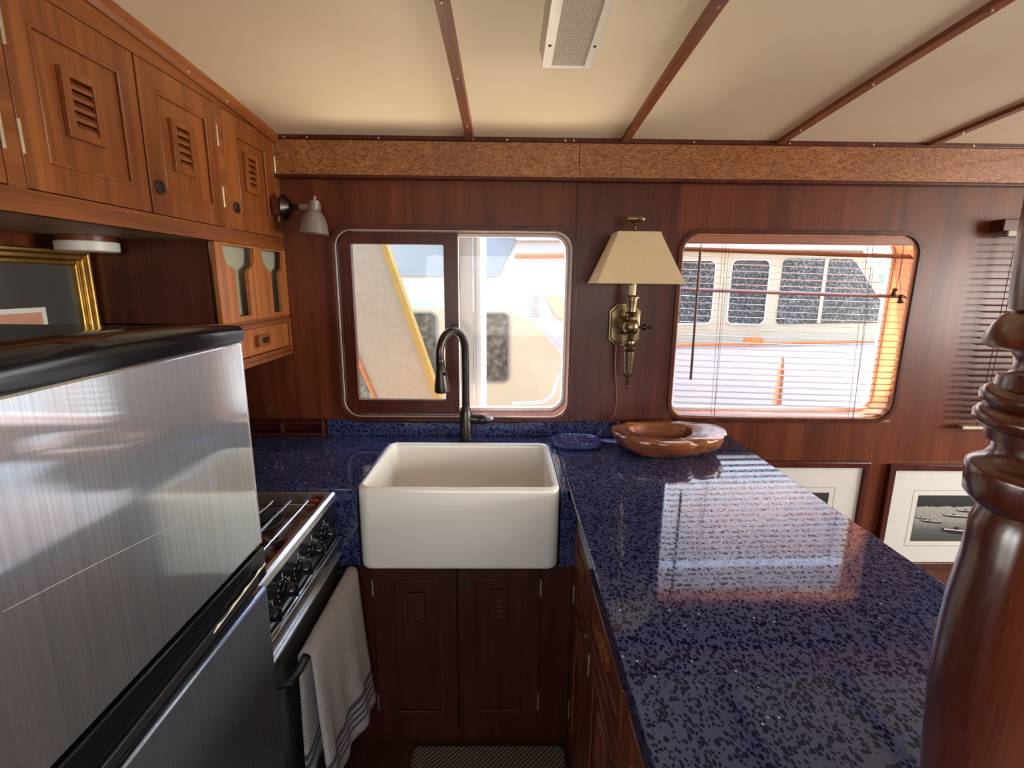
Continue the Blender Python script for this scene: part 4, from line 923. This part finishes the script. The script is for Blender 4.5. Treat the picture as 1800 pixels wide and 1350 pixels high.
tri = MB(XZ); tri.prism([(.285, 1.412), (.60, 1.425), (.60, 1.24), (.400, 1.245), (.375, 1.262)], [], 3.70, 3.725); tri.build('side_window', plain('olive_tinted_window', (.50, .47, .30), .3), ya, bevel=.004)
# classic motor cruiser seen through the blinds
cb = thing('motor_cruiser', (2.4, 5.0, -1.2), 'white motor cruiser with dark cabin windows seen through the wooden blind', 'boat')
mb = MB(XZ); mb.prism([(1.36, .96), (4.3, .96), (3.56, 1.10), (3.02, 1.80), (1.36, 1.80)], [], 4.24, 6.6); mb.build('cabin', M_cream, cb, bevel=.02)
MB().box(1.36, 3.12, 4.16, 6.7, 1.795, 1.84).build('cabin_roof', M_white, cb, bevel=.015)
mb = MB(); mb.loops([[(x, y, z) for x, z in ((1.30, -1.2), (5.0, -1.2), (5.4, 1.08), (1.30, .98))] for y in (4.12, 6.8)]); mb.build('hull', M_white, cb, bevel=.02)
mb = MB(); mb.tube([(1.32, 4.11, 1.0), (2.6, 4.11, 1.035), (3.9, 4.11, 1.075), (5.3, 4.11, 1.10)], .014, 10); mb.build('toe_rail', M_orange, cb, smooth=True)
pane(cb, 1.40, 1.778, 1.168, 1.712, .06, 4.24, M_boatglass, M_whiteb, .010)
pane(cb, 1.902, 2.240, 1.168, 1.722, .06, 4.24, M_boatglass, M_whiteb, .010)
mb = MB(XZ); mb.prism([(2.345, 1.20), (2.365, 1.18), (3.335, 1.20), (3.345, 1.235), (2.965, 1.70), (2.92, 1.73), (2.37, 1.73), (2.345, 1.70)], [], 4.228, 4.245); wd = mb.build('windscreen', M_boatglass, cb, bevel=.004)
MB().box(2.69, 2.72, 4.22, 4.235, 1.19, 1.73).build('windscreen_post', M_cream, wd)
mb = MB(XZ); mb.prism([(2.02+.085*math.cos(math.pi*k/12)+.075, 1.03+.062*math.sin(math.pi*k/12)) for k in range(13)], [], 4.09, 4.12); mb.build('orange_vent_cover', M_orange, cb, bevel=.004)
mb = MB(); mb.tube([(1.4, 4.2, 1.875), (2.4, 4.2, 1.87), (3.1, 4.2, 1.85)], .014, 8)
for x in (1.6, 2.2, 2.8): mb.tube([(x, 4.2, 1.84), (x, 4.2, 1.875)], .010, 6)
mb.build('roof_handrail', M_orange, cb, smooth=True)
mb = MB()
for a, b in (((3.02, 4.18, 1.84), (3.62, 4.18, 1.09)), ((3.14, 4.6, 1.84), (3.76, 4.6, 1.09))): mb.tube([a, b], .013, 8)
mb.build('windscreen_stay', M_whiteb, cb, smooth=True)
mb = MB()
for x in (3.4, 3.8, 4.2): mb.tube([(x, 4.2, 1.08), (x, 4.2, 1.42)], .008, 6)
mb.tube([(3.3, 4.2, 1.42), (4.4, 4.2, 1.42)], .008, 6); mb.build('pulpit_rail', M_chrome, cb, smooth=True)
mb = MB(); mb.lathe(1.494, 2.6, [(-1.2, .022), (.79, .022), (.80, .030), (.815, .030), (.82, .018), (.86, .021), (.88, .024), (1.02, .019), (1.06, .017), (1.065, .020), (1.07, .012), (1.10, .014), (1.135, .003)], 20)
tag(mb.build('mooring_stanchion', wood('weathered_stanchion', (.22, .12, .07), (.32, .18, .11), (.42, .26, .17), 'z', .6, 0), smooth=True), 'slim pointed wooden stanchion outside behind the venetian blind', 'post')
